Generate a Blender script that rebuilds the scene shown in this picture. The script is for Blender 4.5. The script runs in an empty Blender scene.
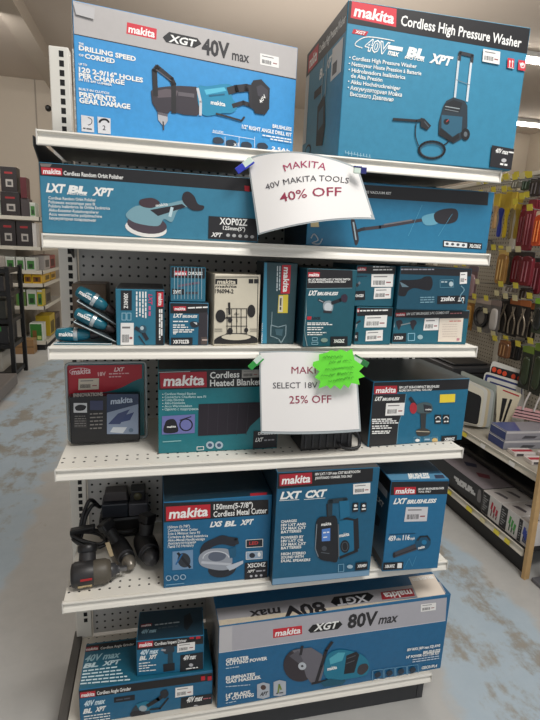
# Shop aisle: a white gondola bay stacked with teal power tool cartons.
import bpy, bmesh, math, random
from mathutils import Vector, Matrix
random.seed(7)
SC = bpy.context.scene
COL = SC.collection
rnd = random.random

# ------------------------------------------------------------------ camera
CAM = Vector((.2581, -1.3237, 1.6))
_y, _p, _r, FPX = .2335, .2217, .0449, 500.0
_f = Vector((math.sin(_y)*math.cos(_p), math.cos(_y)*math.cos(_p), -math.sin(_p)))
_r0 = Vector((math.cos(_y), -math.sin(_y), 0)); _u0 = _r0.cross(_f)
_R = _r0*math.cos(_r) + _u0*math.sin(_r)
_U = -_r0*math.sin(_r) + _u0*math.cos(_r)
cd = bpy.data.cameras.new('camera'); cd.sensor_width = 36; cd.lens = FPX/720*36; cd.clip_start = .02
cam = bpy.data.objects.new('camera', cd); COL.objects.link(cam)
cam.matrix_world = Matrix(((_R.x, _U.x, -_f.x, CAM.x), (_R.y, _U.y, -_f.y, CAM.y), (_R.z, _U.z, -_f.z, CAM.z), (0, 0, 0, 1)))
SC.camera = cam

def ray(px, py): return _f + _R*((px-270)/FPX) - _U*((py-360)/FPX)
def on(px, py, ax, val):
    """measured point of the photo, placed on the world plane axis=val"""
    d = ray(px, py); return CAM + d*((val-CAM[ax])/d[ax])

# ------------------------------------------------------------------ materials
def lin(c):
    c /= 255.0
    return c/12.92 if c <= .04045 else ((c+.055)/1.055)**2.4
_M = {}
def mat(rgb, rough=.5, metal=0.0, noise=0.0, scale=40.0, emit=0.0, alpha=1.0, trans=0.0, coat=0.0):
    key = (tuple(rgb), rough, metal, noise, scale, emit, alpha, trans, coat)
    if key in _M: return _M[key]
    m = bpy.data.materials.new('surface_%d_%d_%d' % tuple(int(v) for v in rgb)); m.use_nodes = True
    nt = m.node_tree; b = nt.nodes['Principled BSDF']
    c = (lin(rgb[0]), lin(rgb[1]), lin(rgb[2]), 1)
    b.inputs['Base Color'].default_value = c
    b.inputs['Roughness'].default_value = rough
    b.inputs['Metallic'].default_value = metal
    b.inputs['Alpha'].default_value = alpha
    b.inputs['Transmission Weight'].default_value = trans
    b.inputs['Coat Weight'].default_value = coat
    if emit:
        b.inputs['Emission Color'].default_value = c; b.inputs['Emission Strength'].default_value = emit
    if noise:
        g = nt.nodes.new('ShaderNodeNewGeometry')
        n = nt.nodes.new('ShaderNodeTexNoise'); n.inputs['Scale'].default_value = scale; n.inputs['Detail'].default_value = 6
        n.inputs['Roughness'].default_value = .65
        nt.links.new(g.outputs['Position'], n.inputs['Vector'])
        mx = nt.nodes.new('ShaderNodeMix'); mx.data_type = 'RGBA'
        mx.inputs['A'].default_value = tuple(v*(1-noise) for v in c[:3])+(1,)
        mx.inputs['B'].default_value = tuple(min(1, v*(1+noise)+.01*noise) for v in c[:3])+(1,)
        nt.links.new(n.outputs['Fac'], mx.inputs['Factor']); nt.links.new(mx.outputs['Result'], b.inputs['Base Color'])
    _M[key] = m; return m

def hole_mat(name, rgb, pitch, r, axes, phase=(0, 0), limit=None, rough=.45):
    """painted steel with a grid of punched holes; limit=(axis, lo, hi) keeps the holes inside a strip"""
    m = bpy.data.materials.new(name); m.use_nodes = True; nt = m.node_tree; b = nt.nodes['Principled BSDF']
    b.inputs['Roughness'].default_value = rough
    g = nt.nodes.new('ShaderNodeNewGeometry'); sp = nt.nodes.new('ShaderNodeSeparateXYZ'); nt.links.new(g.outputs['Position'], sp.inputs[0])
    def mth(op, a, bb=None):
        n = nt.nodes.new('ShaderNodeMath'); n.operation = op
        for i, v in enumerate((a, bb)):
            if v is None: continue
            if isinstance(v, (int, float)): n.inputs[i].default_value = v
            else: nt.links.new(v, n.inputs[i])
        return n.outputs[0]
    ds = []
    for ax, ph in zip(axes, phase):
        t = mth('FRACT', mth('DIVIDE', mth('ADD', sp.outputs[ax], 10+ph), pitch))
        d = mth('MULTIPLY', mth('SUBTRACT', t, .5), pitch); ds.append(mth('MULTIPLY', d, d))
    dist = mth('SQRT', mth('ADD', ds[0], ds[1]))
    k = mth('LESS_THAN', dist, r)
    if limit:
        ax, lo, hi = limit
        k = mth('MULTIPLY', k, mth('MULTIPLY', mth('GREATER_THAN', sp.outputs[ax], lo), mth('LESS_THAN', sp.outputs[ax], hi)))
    mx = nt.nodes.new('ShaderNodeMix'); mx.data_type = 'RGBA'
    mx.inputs['A'].default_value = (lin(rgb[0]), lin(rgb[1]), lin(rgb[2]), 1); mx.inputs['B'].default_value = (.012, .012, .012, 1)
    nt.links.new(k, mx.inputs['Factor']); nt.links.new(mx.outputs['Result'], b.inputs['Base Color'])
    return m

# ------------------------------------------------------------------ mesh builder
class MB:
    def __init__(s): s.v = []; s.f = []; s.mi = []; s.m = []; s.sm = []
    def _m(s, m):
        if m not in s.m: s.m.append(m)
        return s.m.index(m)
    def poly(s, pts, m, smooth=False):
        i = len(s.v); s.v += [Vector(p) for p in pts]; s.f.append(tuple(range(i, i+len(pts)))); s.mi.append(s._m(m)); s.sm.append(smooth)
    def mesh(s, vs, fs, m, smooth=False):
        i = len(s.v); s.v += [Vector(p) for p in vs]; k = s._m(m)
        for f in fs: s.f.append(tuple(i+j for j in f)); s.mi.append(k); s.sm.append(smooth)
    def obox(s, O, U, V, W, m, bev=0.0):
        """box from corner O along edge vectors U, V, W"""
        O, U, V, W = Vector(O), Vector(U), Vector(V), Vector(W)
        if U.cross(V).dot(W) < 0: U, V = V, U
        bm = bmesh.new()
        c = [O, O+U, O+U+V, O+V]; vs = [bm.verts.new(p) for p in c]+[bm.verts.new(p+W) for p in c]
        for f in ((3, 2, 1, 0), (4, 5, 6, 7), (0, 1, 5, 4), (1, 2, 6, 5), (2, 3, 7, 6), (3, 0, 4, 7)): bm.faces.new([vs[k] for k in f])
        if bev: bmesh.ops.bevel(bm, geom=bm.edges[:], offset=bev, segments=2, affect='EDGES', profile=.5)
        bm.verts.index_update()
        s.mesh([v.co.copy() for v in bm.verts], [[v.index for v in f.verts] for f in bm.faces], m); bm.free()
    def box(s, x0, x1, y0, y1, z0, z1, m, bev=0.0):
        s.obox((x0, y0, z0), (x1-x0, 0, 0), (0, y1-y0, 0), (0, 0, z1-z0), m, bev)
    def tube(s, pts, r, m, n=10, cap=True):
        pts = [Vector(p) for p in pts]; rs = r if isinstance(r, (list, tuple)) else [r]*len(pts)
        rings = []; prev = None
        for i, p in enumerate(pts):
            t = (pts[min(i+1, len(pts)-1)]-pts[max(i-1, 0)]).normalized()
            if prev is None:
                a = t.orthogonal().normalized()
            else:
                a = (prev - t*prev.dot(t)).normalized()
            prev = a; b = t.cross(a)
            rings.append([p+(a*math.cos(2*math.pi*k/n)+b*math.sin(2*math.pi*k/n))*rs[i] for k in range(n)])
        vs = [q for rg in rings for q in rg]; fs = []
        for i in range(len(pts)-1):
            for k in range(n): fs.append((i*n+k, i*n+(k+1) % n, (i+1)*n+(k+1) % n, (i+1)*n+k))
        s.mesh(vs, fs, m, True)
        if cap: s.poly(rings[0][::-1], m); s.poly(rings[-1], m)
    def lathe(s, O, axis, prof, m, n=24):
        O = Vector(O); ax = Vector(axis).normalized()
        s_pts = [O+ax*t for t, _ in prof]; a = ax.orthogonal().normalized(); b = ax.cross(a)
        rings = [[p+(a*math.cos(2*math.pi*k/n)+b*math.sin(2*math.pi*k/n))*max(r, 1e-5) for k in range(n)] for p, (_, r) in zip(s_pts, prof)]
        vs = [q for rg in rings for q in rg]; fs = []
        for i in range(len(prof)-1):
            for k in range(n): fs.append((i*n+k, i*n+(k+1) % n, (i+1)*n+(k+1) % n, (i+1)*n+k))
        s.mesh(vs, fs, m, True); s.poly(rings[0][::-1], m); s.poly(rings[-1], m)
    def prism(s, pts2, O, U, V, W, m, bev=0.0):
        """outline in (U, V) swept along W"""
        O, U, V, W = Vector(O), Vector(U), Vector(V), Vector(W)
        bm = bmesh.new()
        a = [bm.verts.new(O+U*x+V*y) for x, y in pts2]; f = bm.faces.new(a)
        r = bmesh.ops.extrude_face_region(bm, geom=[f])
        bmesh.ops.translate(bm, verts=[e for e in r['geom'] if isinstance(e, bmesh.types.BMVert)], vec=W)
        bmesh.ops.recalc_face_normals(bm, faces=bm.faces[:])
        if bev: bmesh.ops.bevel(bm, geom=bm.edges[:], offset=bev, segments=2, affect='EDGES', profile=.5)
        bm.verts.index_update(); bm.verts.ensure_lookup_table()
        s.mesh([v.co.copy() for v in bm.verts], [[v.index for v in f.verts] for f in bm.faces], m); bm.free()
    def blob(s, c, U, V, W, m, p=1.0, n=16):
        """super-ellipsoid with half axes U, V, W"""
        c, U, V, W = Vector(c), Vector(U), Vector(V), Vector(W); vs = []; fs = []
        sg = lambda t: math.copysign(abs(t)**p, t)
        h = n//2
        for i in range(h+1):
            ph = -math.pi/2+math.pi*i/h
            for k in range(n):
                th = 2*math.pi*k/n
                vs.append(c+U*(sg(math.cos(ph))*sg(math.cos(th)))+V*(sg(math.cos(ph))*sg(math.sin(th)))+W*sg(math.sin(ph)))
        for i in range(h):
            for k in range(n): fs.append((i*n+k, i*n+(k+1) % n, (i+1)*n+(k+1) % n, (i+1)*n+k))
        s.mesh(vs, fs, m, True)
    def build(s, name, parent=None, org=None):
        o = Vector(org) if org is not None else (Vector(parent['_o']) if parent is not None and '_o' in parent else Vector((0, 0, 0)))
        me = bpy.data.meshes.new(name); me.from_pydata([v-o for v in s.v], [], s.f)
        for m in s.m: me.materials.append(m)
        me.polygons.foreach_set('material_index', s.mi); me.polygons.foreach_set('use_smooth', s.sm); me.update()
        ob = bpy.data.objects.new(name, me); COL.objects.link(ob)
        if parent is not None: ob.parent = parent; ob['_o'] = tuple(o)
        else: ob.location = o; ob['_o'] = tuple(o)
        return ob

def tag(o, label, cat, group=None):
    o['label'] = label; o['category'] = cat
    if group: o['group'] = group
    return o
def thing(name, label, cat, loc, group=None):
    o = bpy.data.objects.new(name, None); o.empty_display_size = .05; COL.objects.link(o); o.location = loc; o['_o'] = tuple(loc)
    return tag(o, label, cat, group)
def struct(mb, name):
    o = mb.build(name); o['kind'] = 'structure'; return o

# ------------------------------------------------------------------ lettering
_T = {}
def glyphs(s, bold):
    k = (s, bold)
    if k in _T: return _T[k]
    cu = bpy.data.curves.new('t', 'FONT'); cu.body = s; cu.offset = bold; cu.resolution_u = 2; cu.fill_mode = 'FRONT'
    ob = bpy.data.objects.new('t', cu); COL.objects.link(ob); bpy.context.view_layer.update()
    dg = bpy.context.evaluated_depsgraph_get(); me = bpy.data.meshes.new_from_object(ob.evaluated_get(dg))
    vs = [(v.co.x, v.co.y) for v in me.vertices]; fs = [tuple(p.vertices) for p in me.polygons]
    bpy.data.objects.remove(ob); bpy.data.curves.remove(cu); bpy.data.meshes.remove(me)
    if not vs: vs = [(0, 0), (1, 0), (1, 1)]; fs = [(0, 1, 2)]
    x0 = min(v[0] for v in vs); x1 = max(v[0] for v in vs)
    r = ([(x-x0, y) for x, y in vs], fs, max(x1-x0, 1e-4)); _T[k] = r; return r
_hv = glyphs('H', 0.0)[0]; CAPH = max(v[1] for v in _hv)

def circ(cx, cy, rx, ry, n=22, a0=0, a1=360, rot=0):
    full = abs(a1-a0) >= 359.9; out = []; c, s = math.cos(math.radians(rot)), math.sin(math.radians(rot))
    for i in range(n if full else n+1):
        a = math.radians(a0+(a1-a0)*i/n); x, y = rx*math.cos(a), ry*math.sin(a)
        out.append((cx+x*c-y*s, cy+x*s+y*c))
    return out
def smooth(pts, k=4, closed=True):
    out = []; n = len(pts)
    for i in range(n if closed else n-1):
        if closed: p0, p1, p2, p3 = pts[i-1], pts[i], pts[(i+1) % n], pts[(i+2) % n]
        else: p0, p1, p2, p3 = pts[max(i-1, 0)], pts[i], pts[i+1], pts[min(i+2, n-1)]
        for j in range(k):
            t = j/k
            out.append(tuple(.5*(2*p1[c]+(p2[c]-p0[c])*t+(2*p0[c]-5*p1[c]+4*p2[c]-p3[c])*t*t+(3*p1[c]-p0[c]-3*p2[c]+p3[c])*t**3) for c in range(len(p1))))
    if not closed: out.append(tuple(pts[-1]))
    return out

class Face:
    """a flat printed face; print is measured on the photo and laid on the face in its own (u, v) metres"""
    STEP = 6e-5; lim = None
    def __init__(s, obj, O, U, V):
        s.o = obj; s.O = Vector(O); s.U = Vector(U).normalized(); s.V = Vector(V).normalized(); s.N = s.U.cross(s.V); s.k = 3e-4; s.parts = {}
    def uv(s, p):
        d = ray(*p); t = (s.O-CAM).dot(s.N)/d.dot(s.N); q = CAM+d*t-s.O; return Vector((q.dot(s.U), q.dot(s.V)))
    def cl(s, uv):
        if not s.lim: return uv
        e = .0016; return (min(max(uv[0], e), s.lim[0]-e), min(max(uv[1], e), s.lim[1]-e))
    def P(s, uv):
        uv = s.cl(uv); return s.O+s.U*uv[0]+s.V*uv[1]+s.N*s.k
    def mb(s, part):
        if part not in s.parts: s.parts[part] = MB()
        return s.parts[part]
    def poly(s, part, pts, m): s.k += s.STEP; s.mb(part).poly([s.P(s.uv(p)) for p in pts], m)
    def uvpoly(s, part, pts, m): s.k += s.STEP; s.mb(part).poly([s.P(p) for p in pts], m)
    def line(s, part, pts, w, m, closed=False):
        s.k += s.STEP; q = [s.uv(p) for p in pts]
        if closed: q.append(q[0])
        sc = (s.uv((pts[0][0], pts[0][1]+1))-s.uv(pts[0])).length; h = w*sc/2; mb = s.mb(part)
        for i in range(len(q)-1):
            d = (q[i+1]-q[i]); L = d.length
            if L < 1e-7: continue
            d /= L; n = Vector((-d.y, d.x))*h; e = d*h*.55
            mb.poly([s.P(a) for a in (q[i]-e+n, q[i]-e-n, q[i+1]+e-n, q[i+1]+e+n)], m)
    def ell(s, part, cx, cy, rx, ry, m, rot=0, n=22): s.poly(part, circ(cx, cy, rx, ry, n, rot=rot), m)
    def text(s, part, t, p0, p1, h, m, bold=.012, shear=0.0):
        s.k += s.STEP; vs, fs, w = glyphs(t, bold); a, b = s.uv(p0), s.uv(p1); d = b-a; L = d.length
        px = math.hypot(p1[0]-p0[0], p1[1]-p0[1]); d /= L; up = Vector((-d.y, d.x))
        q = s.uv((p0[0], p0[1]-1)) - a if abs(p1[0]-p0[0]) > abs(p1[1]-p0[1]) else s.uv((p0[0]+1, p0[1])) - a
        H = h*q.length/CAPH
        s.mb(part).mesh([s.P(a+d*(x/w*L+shear*y*H)+up*(y*H)) for x, y in vs], fs, m)
    def greek(s, part, p0, p1, h, m, seed=0):
        """lettering too fine to read: one dash per word"""
        s.k += s.STEP; rg = random.Random(seed*31+int(p0[0]*7+p0[1]*13)); a, b = s.uv(p0), s.uv(p1); d = b-a; L = d.length; d /= L; up = Vector((-d.y, d.x))
        H = h*L/math.hypot(p1[0]-p0[0], p1[1]-p0[1]); x = 0; mb = s.mb(part)
        while x < L-H*.6:
            w = min(H*rg.uniform(1.6, 5.0), L-x)
            mb.poly([s.P(a+d*x), s.P(a+d*(x+w)), s.P(a+d*(x+w)+up*H), s.P(a+d*x+up*H)], m); x += w+H*.65
    def logo(s, q, red=(178, 28, 44), inset=.06, part='brand_patch'):
        """red patch q = TL, TR, BR, BL with the maker's name in white"""
        s.poly(part, q, mat(red, .45))
        tl, tr, br, bl = [Vector((p[0], p[1])) for p in q]
        f = lambda u, v: tuple((tl*(1-u)+tr*u)*(1-v)+(bl*(1-u)+br*u)*v)
        a, b = f(inset, .84), f(1-inset, .84); h = (Vector(f(.1, .84))-Vector(f(.1, .2))).length
        s.text(part, 'makita', a, b, h, mat((240, 238, 235), .5), .03, .12)
    def sticker(s, q, code=True, col=(232, 230, 226), name='price_sticker'):
        mb = MB(); s.k += s.STEP*2; Q = [s.uv(p) for p in q]
        f = lambda u, v: (Q[0]*(1-u)+Q[1]*u)*(1-v)+(Q[3]*(1-u)+Q[2]*u)*v
        R = lambda u0, u1, v0, v1, m: mb.poly([s.P(f(u0, v0)), s.P(f(u1, v0)), s.P(f(u1, v1)), s.P(f(u0, v1))], m)
        R(0, 1, 0, 1, mat(col, .5)); s.k += s.STEP; dk = mat((45, 45, 48), .6)
        if code:
            u = .1; rg = random.Random(int(q[0][0]*10))
            while u < .6:
                w = rg.uniform(.012, .04); R(u, u+w, .5, .84, dk); u += w+rg.uniform(.015, .03)
            R(.1, .72, .16, .24, mat((120, 118, 118))); R(.68, .9, .6, .7, mat((150, 90, 90)))
        o = mb.build(name, s.o); return o
    def done(s):
        for n, mb in s.parts.items(): mb.build(n.split('#')[0], s.o)
        s.parts = {}

WHITE = mat((236, 236, 232), .5); BLACK = mat((20, 20, 23), .42); RED = mat((185, 30, 45), .45)

class Carton:
    """printed cardboard carton: A front left bottom corner, B front right bottom corner (same z)"""
    def __init__(s, name, label, A, B, h, depth, col, group=None, cat='box', rough=.38, noise=.16, topcol=None, sidecol=None):
        A, B = Vector(A), Vector(B); B.z = A.z
        s.u = (B-A).normalized(); s.n = Vector((-s.u.y, s.u.x, 0)); s.w = (B-A).length; s.A = A; s.h = h; s.d = depth; z = Vector((0, 0, 1))
        A = A+Vector((0, 0, .0006)); s.A = A; mb = MB(); mb.obox(A, s.u*s.w, s.n*depth, z*h, mat(col, rough, noise=noise, scale=55), .0022)
        e = .0025; k = .00015
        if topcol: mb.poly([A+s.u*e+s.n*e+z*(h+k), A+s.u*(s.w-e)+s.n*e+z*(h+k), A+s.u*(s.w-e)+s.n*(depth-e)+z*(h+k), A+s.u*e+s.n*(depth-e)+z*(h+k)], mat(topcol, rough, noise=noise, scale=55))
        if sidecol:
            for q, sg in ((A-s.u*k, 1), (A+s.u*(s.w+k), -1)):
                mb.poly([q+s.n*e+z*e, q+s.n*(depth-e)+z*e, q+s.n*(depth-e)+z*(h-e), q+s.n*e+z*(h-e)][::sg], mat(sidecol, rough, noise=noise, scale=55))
        s.o = mb.build(name, org=A); tag(s.o, label, cat, group)
        s.front = Face(s.o, A, s.u, z); s.top = Face(s.o, A+z*h, s.u, s.n)
        s.left = Face(s.o, A+s.n*depth, -s.n, z); s.right = Face(s.o, A+s.u*s.w, s.n, z)
        s.front.lim = (s.w, h); s.top.lim = (s.w, depth); s.left.lim = s.right.lim = (depth, h)
    def band(s, face, v0, v1, m, part='header_band', u0=0.0, u1=1.0):
        W = s.w if face in (s.front, s.top) else s.d; H = s.d if face is s.top else s.h; e = .0024
        a, b = max(u0*W, e), min(u1*W, W-e); c, d = max(v0*H, e), min(v1*H, H-e)
        face.uvpoly(part, [(a, c), (b, c), (b, d), (a, d)], m)
    def done(s):
        for f in (s.front, s.top, s.left, s.right): f.done()
# ------------------------------------------------------------------ setting
def floor_mat():
    m = bpy.data.materials.new('painted_concrete'); m.use_nodes = True; nt = m.node_tree; b = nt.nodes['Principled BSDF']; N = nt.nodes.new; L = nt.links.new
    g = N('ShaderNodeNewGeometry'); sp = N('ShaderNodeSeparateXYZ'); L(g.outputs['Position'], sp.inputs[0])
    def noise(sc, det=6, rough=.6, stretch=(1, 1, 1)):
        mp = N('ShaderNodeMapping'); mp.inputs['Scale'].default_value = stretch; L(g.outputs['Position'], mp.inputs['Vector'])
        n = N('ShaderNodeTexNoise'); n.inputs['Scale'].default_value = sc; n.inputs['Detail'].default_value = det; n.inputs['Roughness'].default_value = rough
        L(mp.outputs[0], n.inputs['Vector']); return n.outputs['Fac']
    def mth(op, *a):
        n = N('ShaderNodeMath'); n.operation = op
        for i, v in enumerate(a):
            if isinstance(v, (int, float)): n.inputs[i].default_value = v
            else: L(v, n.inputs[i])
        return n.outputs[0]
    def step(v, lo, hi):
        n = N('ShaderNodeMapRange'); n.interpolation_type = 'SMOOTHSTEP'; n.inputs['From Min'].default_value = lo; n.inputs['From Max'].default_value = hi; L(v, n.inputs['Value']); return n.outputs[0]
    def mix(f, a, bb):
        n = N('ShaderNodeMix'); n.data_type = 'RGBA'; L(f, n.inputs['Factor'])
        for k, v in (('A', a), ('B', bb)):
            if isinstance(v, tuple): n.inputs[k].default_value = (lin(v[0]), lin(v[1]), lin(v[2]), 1)
            else: L(v, n.inputs[k])
        return n.outputs['Result']
    n1, n2, n3 = noise(2.2, 5), noise(9, 8, .7), noise(3.1, 8, .68, (1.5, .8, 1))
    base = mix(n2, (166, 166, 164), (188, 187, 183))
    def aisle(c, w): return mth('SUBTRACT', 1.0, step(mth('ABSOLUTE', mth('SUBTRACT', sp.outputs[0], c)), w*.3, w))
    a = mth('MAXIMUM', aisle(-.8, .62), aisle(1.62, .5))
    blue = step(mth('ADD', n1, mth('MULTIPLY', a, .55)), .78, .95)
    c = mix(mth('MULTIPLY', blue, .75), base, mix(n2, (150, 174, 192), (176, 194, 206)))
    scuff = step(mth('ADD', mth('MULTIPLY', n3, .75), mth('ADD', mth('MULTIPLY', n2, .35), mth('MULTIPLY', a, .22))), .74, .86)
    c = mix(mth('MULTIPLY', scuff, .8), c, mix(n2, (118, 108, 92), (156, 146, 128)))
    L(c, b.inputs['Base Color']); b.inputs['Roughness'].default_value = .42
    bp = N('ShaderNodeBump'); bp.inputs['Strength'].default_value = .08; L(n2, bp.inputs['Height']); L(bp.outputs[0], b.inputs['Normal'])
    return m
mb = MB(); mb.box(-5, 8, -3.5, 8.6, -.1, 0, floor_mat()); struct(mb, 'floor')
WALL = mat((186, 174, 158), .8, noise=.05, scale=1.5); CEIL = mat((196, 184, 172), .85, noise=.04, scale=1.2)
mb = MB(); mb.box(-5, 8, 8.5, 8.65, 0, 4.15, WALL)
mb.box(-1.66, -1.64, 8.49, 8.5, 0, 4.15, mat((150, 140, 128), .8)); struct(mb, 'wall_back')
mb = MB(); mb.box(-5.12, -5, -3.5, 8.5, 0, 4.15, WALL); struct(mb, 'wall_left')
mb = MB(); mb.box(8, 8.12, -3.5, 8.5, 0, 4.15, WALL); struct(mb, 'wall_right')
mb = MB(); mb.box(-5, 8, -3.5, 8.65, 4.15, 4.25, CEIL); struct(mb, 'ceiling')
mb = MB(); mb.box(-1.36, -1.13, -3.5, 8.5, 3.95, 4.15, mat((186, 174, 160), .8)); struct(mb, 'ceiling_beam')
# small black sensor on the far wall
mb = MB(); c = on(48.5, 108.5, 1, 8.5); mb.lathe(c, (0, -1, 0), [(0, .05), (.05, .045), (.08, .02)], mat((30, 28, 28), .5), 14)
tag(mb.build('wall_sensor', org=c), 'small black round sensor high on the far plain wall', 'sensor')

# ceiling battens
def batten(x, y, label, L=1.3, ang=0):
    t = thing('ceiling_light', label, 'ceiling light', (x, y, 4.15), 'fluorescent battens on the ceiling')
    d = Vector((math.cos(ang), math.sin(ang), 0)); n = Vector((-d.y, d.x, 0)); O = Vector((x, y, 4.15))
    mb = MB(); mb.obox(O-d*L/2-n*.07, d*L, n*.14, Vector((0, 0, -.06)), mat((225, 225, 222), .4), .006); mb.build('housing', t)
    mb = MB(); mb.tube([O-d*(L/2-.04)+Vector((0, 0, -.08)), O+d*(L/2-.04)+Vector((0, 0, -.08))], .035, mat((255, 250, 240), .4, emit=22)); mb.build('tube', t)
batten(4.98, 4.85, 'bright fluorescent batten beside the pressure washer carton, upper of two seen')
batten(7.1, 7.55, 'fluorescent batten far back by the wall corner, lower of two seen')

# ------------------------------------------------------------------ main gondola bay
W = 1.22
SH = [1.8402, 1.6091, 1.3321, .9998, .5919]; ZB = .1345; DY = .40
PAINT = mat((226, 222, 212), .38, noise=.03, scale=12); PAINT2 = mat((206, 203, 196), .45)
DECK = hole_mat('punched_shelf_deck', (226, 222, 212), .0284, .0036, (0, 1), limit=(1, .016, .075))
PEG = hole_mat('punched_back_panel', (190, 188, 184), .0284, .0042, (0, 2))
DARKM = mat((62, 62, 64), .5)
g = thing('gondola_bay', 'white double-post gondola bay with five shelves full of teal tool cartons', 'shelving unit', (W/2, .2, 0))
for x in (0.0, W):
    mb = MB(); mb.box(x-.033, x+.022, DY-.012, DY+.03, .0, 2.14, PAINT, .003)
    z = .2
    while z < 2.12:
        for zz, hh in ((z, .0165),):
            mb.poly([(x-.005, DY-.0125, zz), (x+.008, DY-.0125, zz), (x+.008, DY-.0125, zz+hh), (x-.005, DY-.0125, zz+hh)], mat((18, 18, 18), .8))
        z += .0255
    mb.build('upright', g)
mb = MB(); mb.box(.025, W-.024, DY+.004, DY+.012, ZB, 1.85, PEG); mb.build('back_panel', g)
mb = MB(); mb.box(.022, W-.022, DY-.004, DY+.02, 1.85, 1.87, PAINT); mb.build('top_rail', g)
def rail(parent, z, x0=0.0, x1=W, y=0.0):
    mb = MB(); prof = [(y, 0), (y-.005, -.0005), (y-.006, -.004), (y+.001, -.008), (y+.002, -.014), (y-.003, -.022), (y-.006, -.031), (y-.005, -.0336), (y+.004, -.0336), (y+.006, -.002)]
    mb.prism([(a, b) for a, b in prof], (x0, 0, z), (0, 1, 0), (0, 0, 1), (x1-x0, 0, 0), PAINT)
    for xx in (x0, x1): mb.box(xx-.0015, xx+.0015, y-.007, y+.006, z-.034, z+.0002, PAINT2)
    return mb.build('price_rail', parent)
for z in SH:
    mb = MB(); mb.box(.002, W-.002, .004, DY-.014, z-.012, z, DECK)
    s = mb.build('shelf', g); rail(s, z)
    for x, y0 in ((-.012, .01) if z > 1.8 else (.012, .315), (W-.015, .315)):
        mb = MB(); bb = (.105 if z > 1.8 else .03) if y0 < .1 else .03
        mb.prism([(y0, -.0125), (y0, -.034), (y0+(DY-y0)*.4, -.036-bb*.8), (DY-.014, -.04-bb), (DY-.014, -.0125)], (x, 0, z), (0, 1, 0), (0, 0, 1), (.003, 0, 0), DARKM)
        mb.build('shelf_bracket', s)
mb = MB(); mb.box(-.012, W-.002, .004, DY-.014, ZB-.022, ZB, hole_mat('punched_base_deck', (214, 208, 196), .0284, .0036, (0, 1), limit=(1, .32, .38)))
s = mb.build('base_shelf', g); rail(s, ZB, -.012)
mb = MB(); mb.box(-.012, W-.03, .03, .042, .0, ZB-.022, mat((48, 50, 54), .45)); mb.build('kick_plate', g)
mb = MB(); mb.box(-.043, -.014, -.02, DY+.02, .0, ZB+.006, mat((78, 74, 70), .5), .002); mb.build('base_end_panel', g)
mb = MB(); mb.box(W-.028, W-.004, .03, DY+.02, .0, ZB-.024, mat((55, 56, 60), .5)); mb.build('base_end_panel', g)
# ------------------------------------------------------------------ cartons, top shelf
GLY = (232, 232, 228); DK = (34, 32, 38)
def hexlogo(f, q, a, b, h, part='printed_badge'):
    f.poly(part, q, BLACK); f.text(part, 'XGT', a, b, h, WHITE, .03, .25)

A = on(72, 0, 1, .03); B = on(298, 48, 2, A.z)
A.z = B.z = SH[0]
c = Carton('tool_carton', 'blue drill kit carton with a silver top band, lying on the top shelf', A, B, 2.125-SH[0], .13, (58, 146, 206), sidecol=(176, 174, 172), topcol=(176, 174, 172), group='tool cartons on the gondola')
f = c.front; L = 'printed_lettering'; PIC = 'tool_picture'
f.poly('header_band', [(72.2, .6), (297.6, 48.4), (297.6, 79.2), (72, 33.2)], mat((180, 176, 174), .35, noise=.06, scale=60))
f.poly('header_band', [(72, 33.2), (297.6, 79.2), (297.6, 80.2), (72, 34)], mat((40, 40, 48)))
f.logo([(127, 22.2), (156.8, 28.9), (156.3, 39.7), (126.3, 33.6)], (205, 45, 60))
hexlogo(f, [(162.6, 37.3), (169, 32), (197.3, 38.2), (201.5, 44), (194.2, 48), (166, 42.4)], (168.5, 41.6), (195, 47), 7)
f.text(L, '40V', (201.7, 53.7), (229.3, 58.6), 15, mat((36, 34, 38)), .035)
f.text(L, 'max', (231.8, 59.6), (249, 63), 10, mat((46, 44, 48)), .02)
f.sticker([(260, 53.2), (278.7, 57.3), (278.7, 68.3), (260, 64.5)])
for t, a, b, h in (('DRILLING SPEED', (78.8, 50), (135.8, 61.4), 4.6), ('CORDED', (84.8, 58.3), (114.9, 63.6), 4.4), ('120 2-9/16" HOLES', (78.8, 71.7), (143, 82.6), 4.6),
                   ('PER CHARGE', (78.8, 77.5), (124.5, 85), 4.6), ('PREVENTS', (79.3, 96.8), (115.9, 101.8), 4.8), ('GEAR DAMAGE', (79.3, 102.6), (130.3, 109.2), 4.8)):
    f.text(L, t, a, b, h, WHITE, .04)
for t, a, b in (('THE', (78.6, 44.6), (83.6, 45.6)), ('OF', (78.8, 56), (83.6, 57)), ('UP TO', (78.8, 65.2), (87, 66.4)), ('IN ITS 6FF LUMBER', (78.8, 80.6), (112, 86.2)), ('BUILT-IN CLUTCH', (78.8, 90), (109, 94.6))):
    f.text(L, t, a, b, 2.2, WHITE, .03)
for q in ([(81, 115), (93.7, 117), (94.2, 132.6), (81.6, 131.4)], [(97.3, 116.7), (110.5, 118.6), (110.6, 134.4), (98, 133.2)]):
    f.poly('printed_icons', q, mat((206, 206, 208)))
f.line('printed_icons', circ(88, 121.5, 4, 3.6, 12, -90, 90), .8, mat((60, 60, 66))); f.greek('printed_icons', (83, 129), (93, 130.4), 1.4, mat((70, 70, 76)))
f.line('printed_icons', circ(104, 123, 4.6, 3.5, 10, 190, 350), 2, mat((40, 40, 44))); f.text('printed_icons', '2', (102.6, 130), (105.6, 130.4), 4.5, mat((50, 50, 55)))
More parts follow.
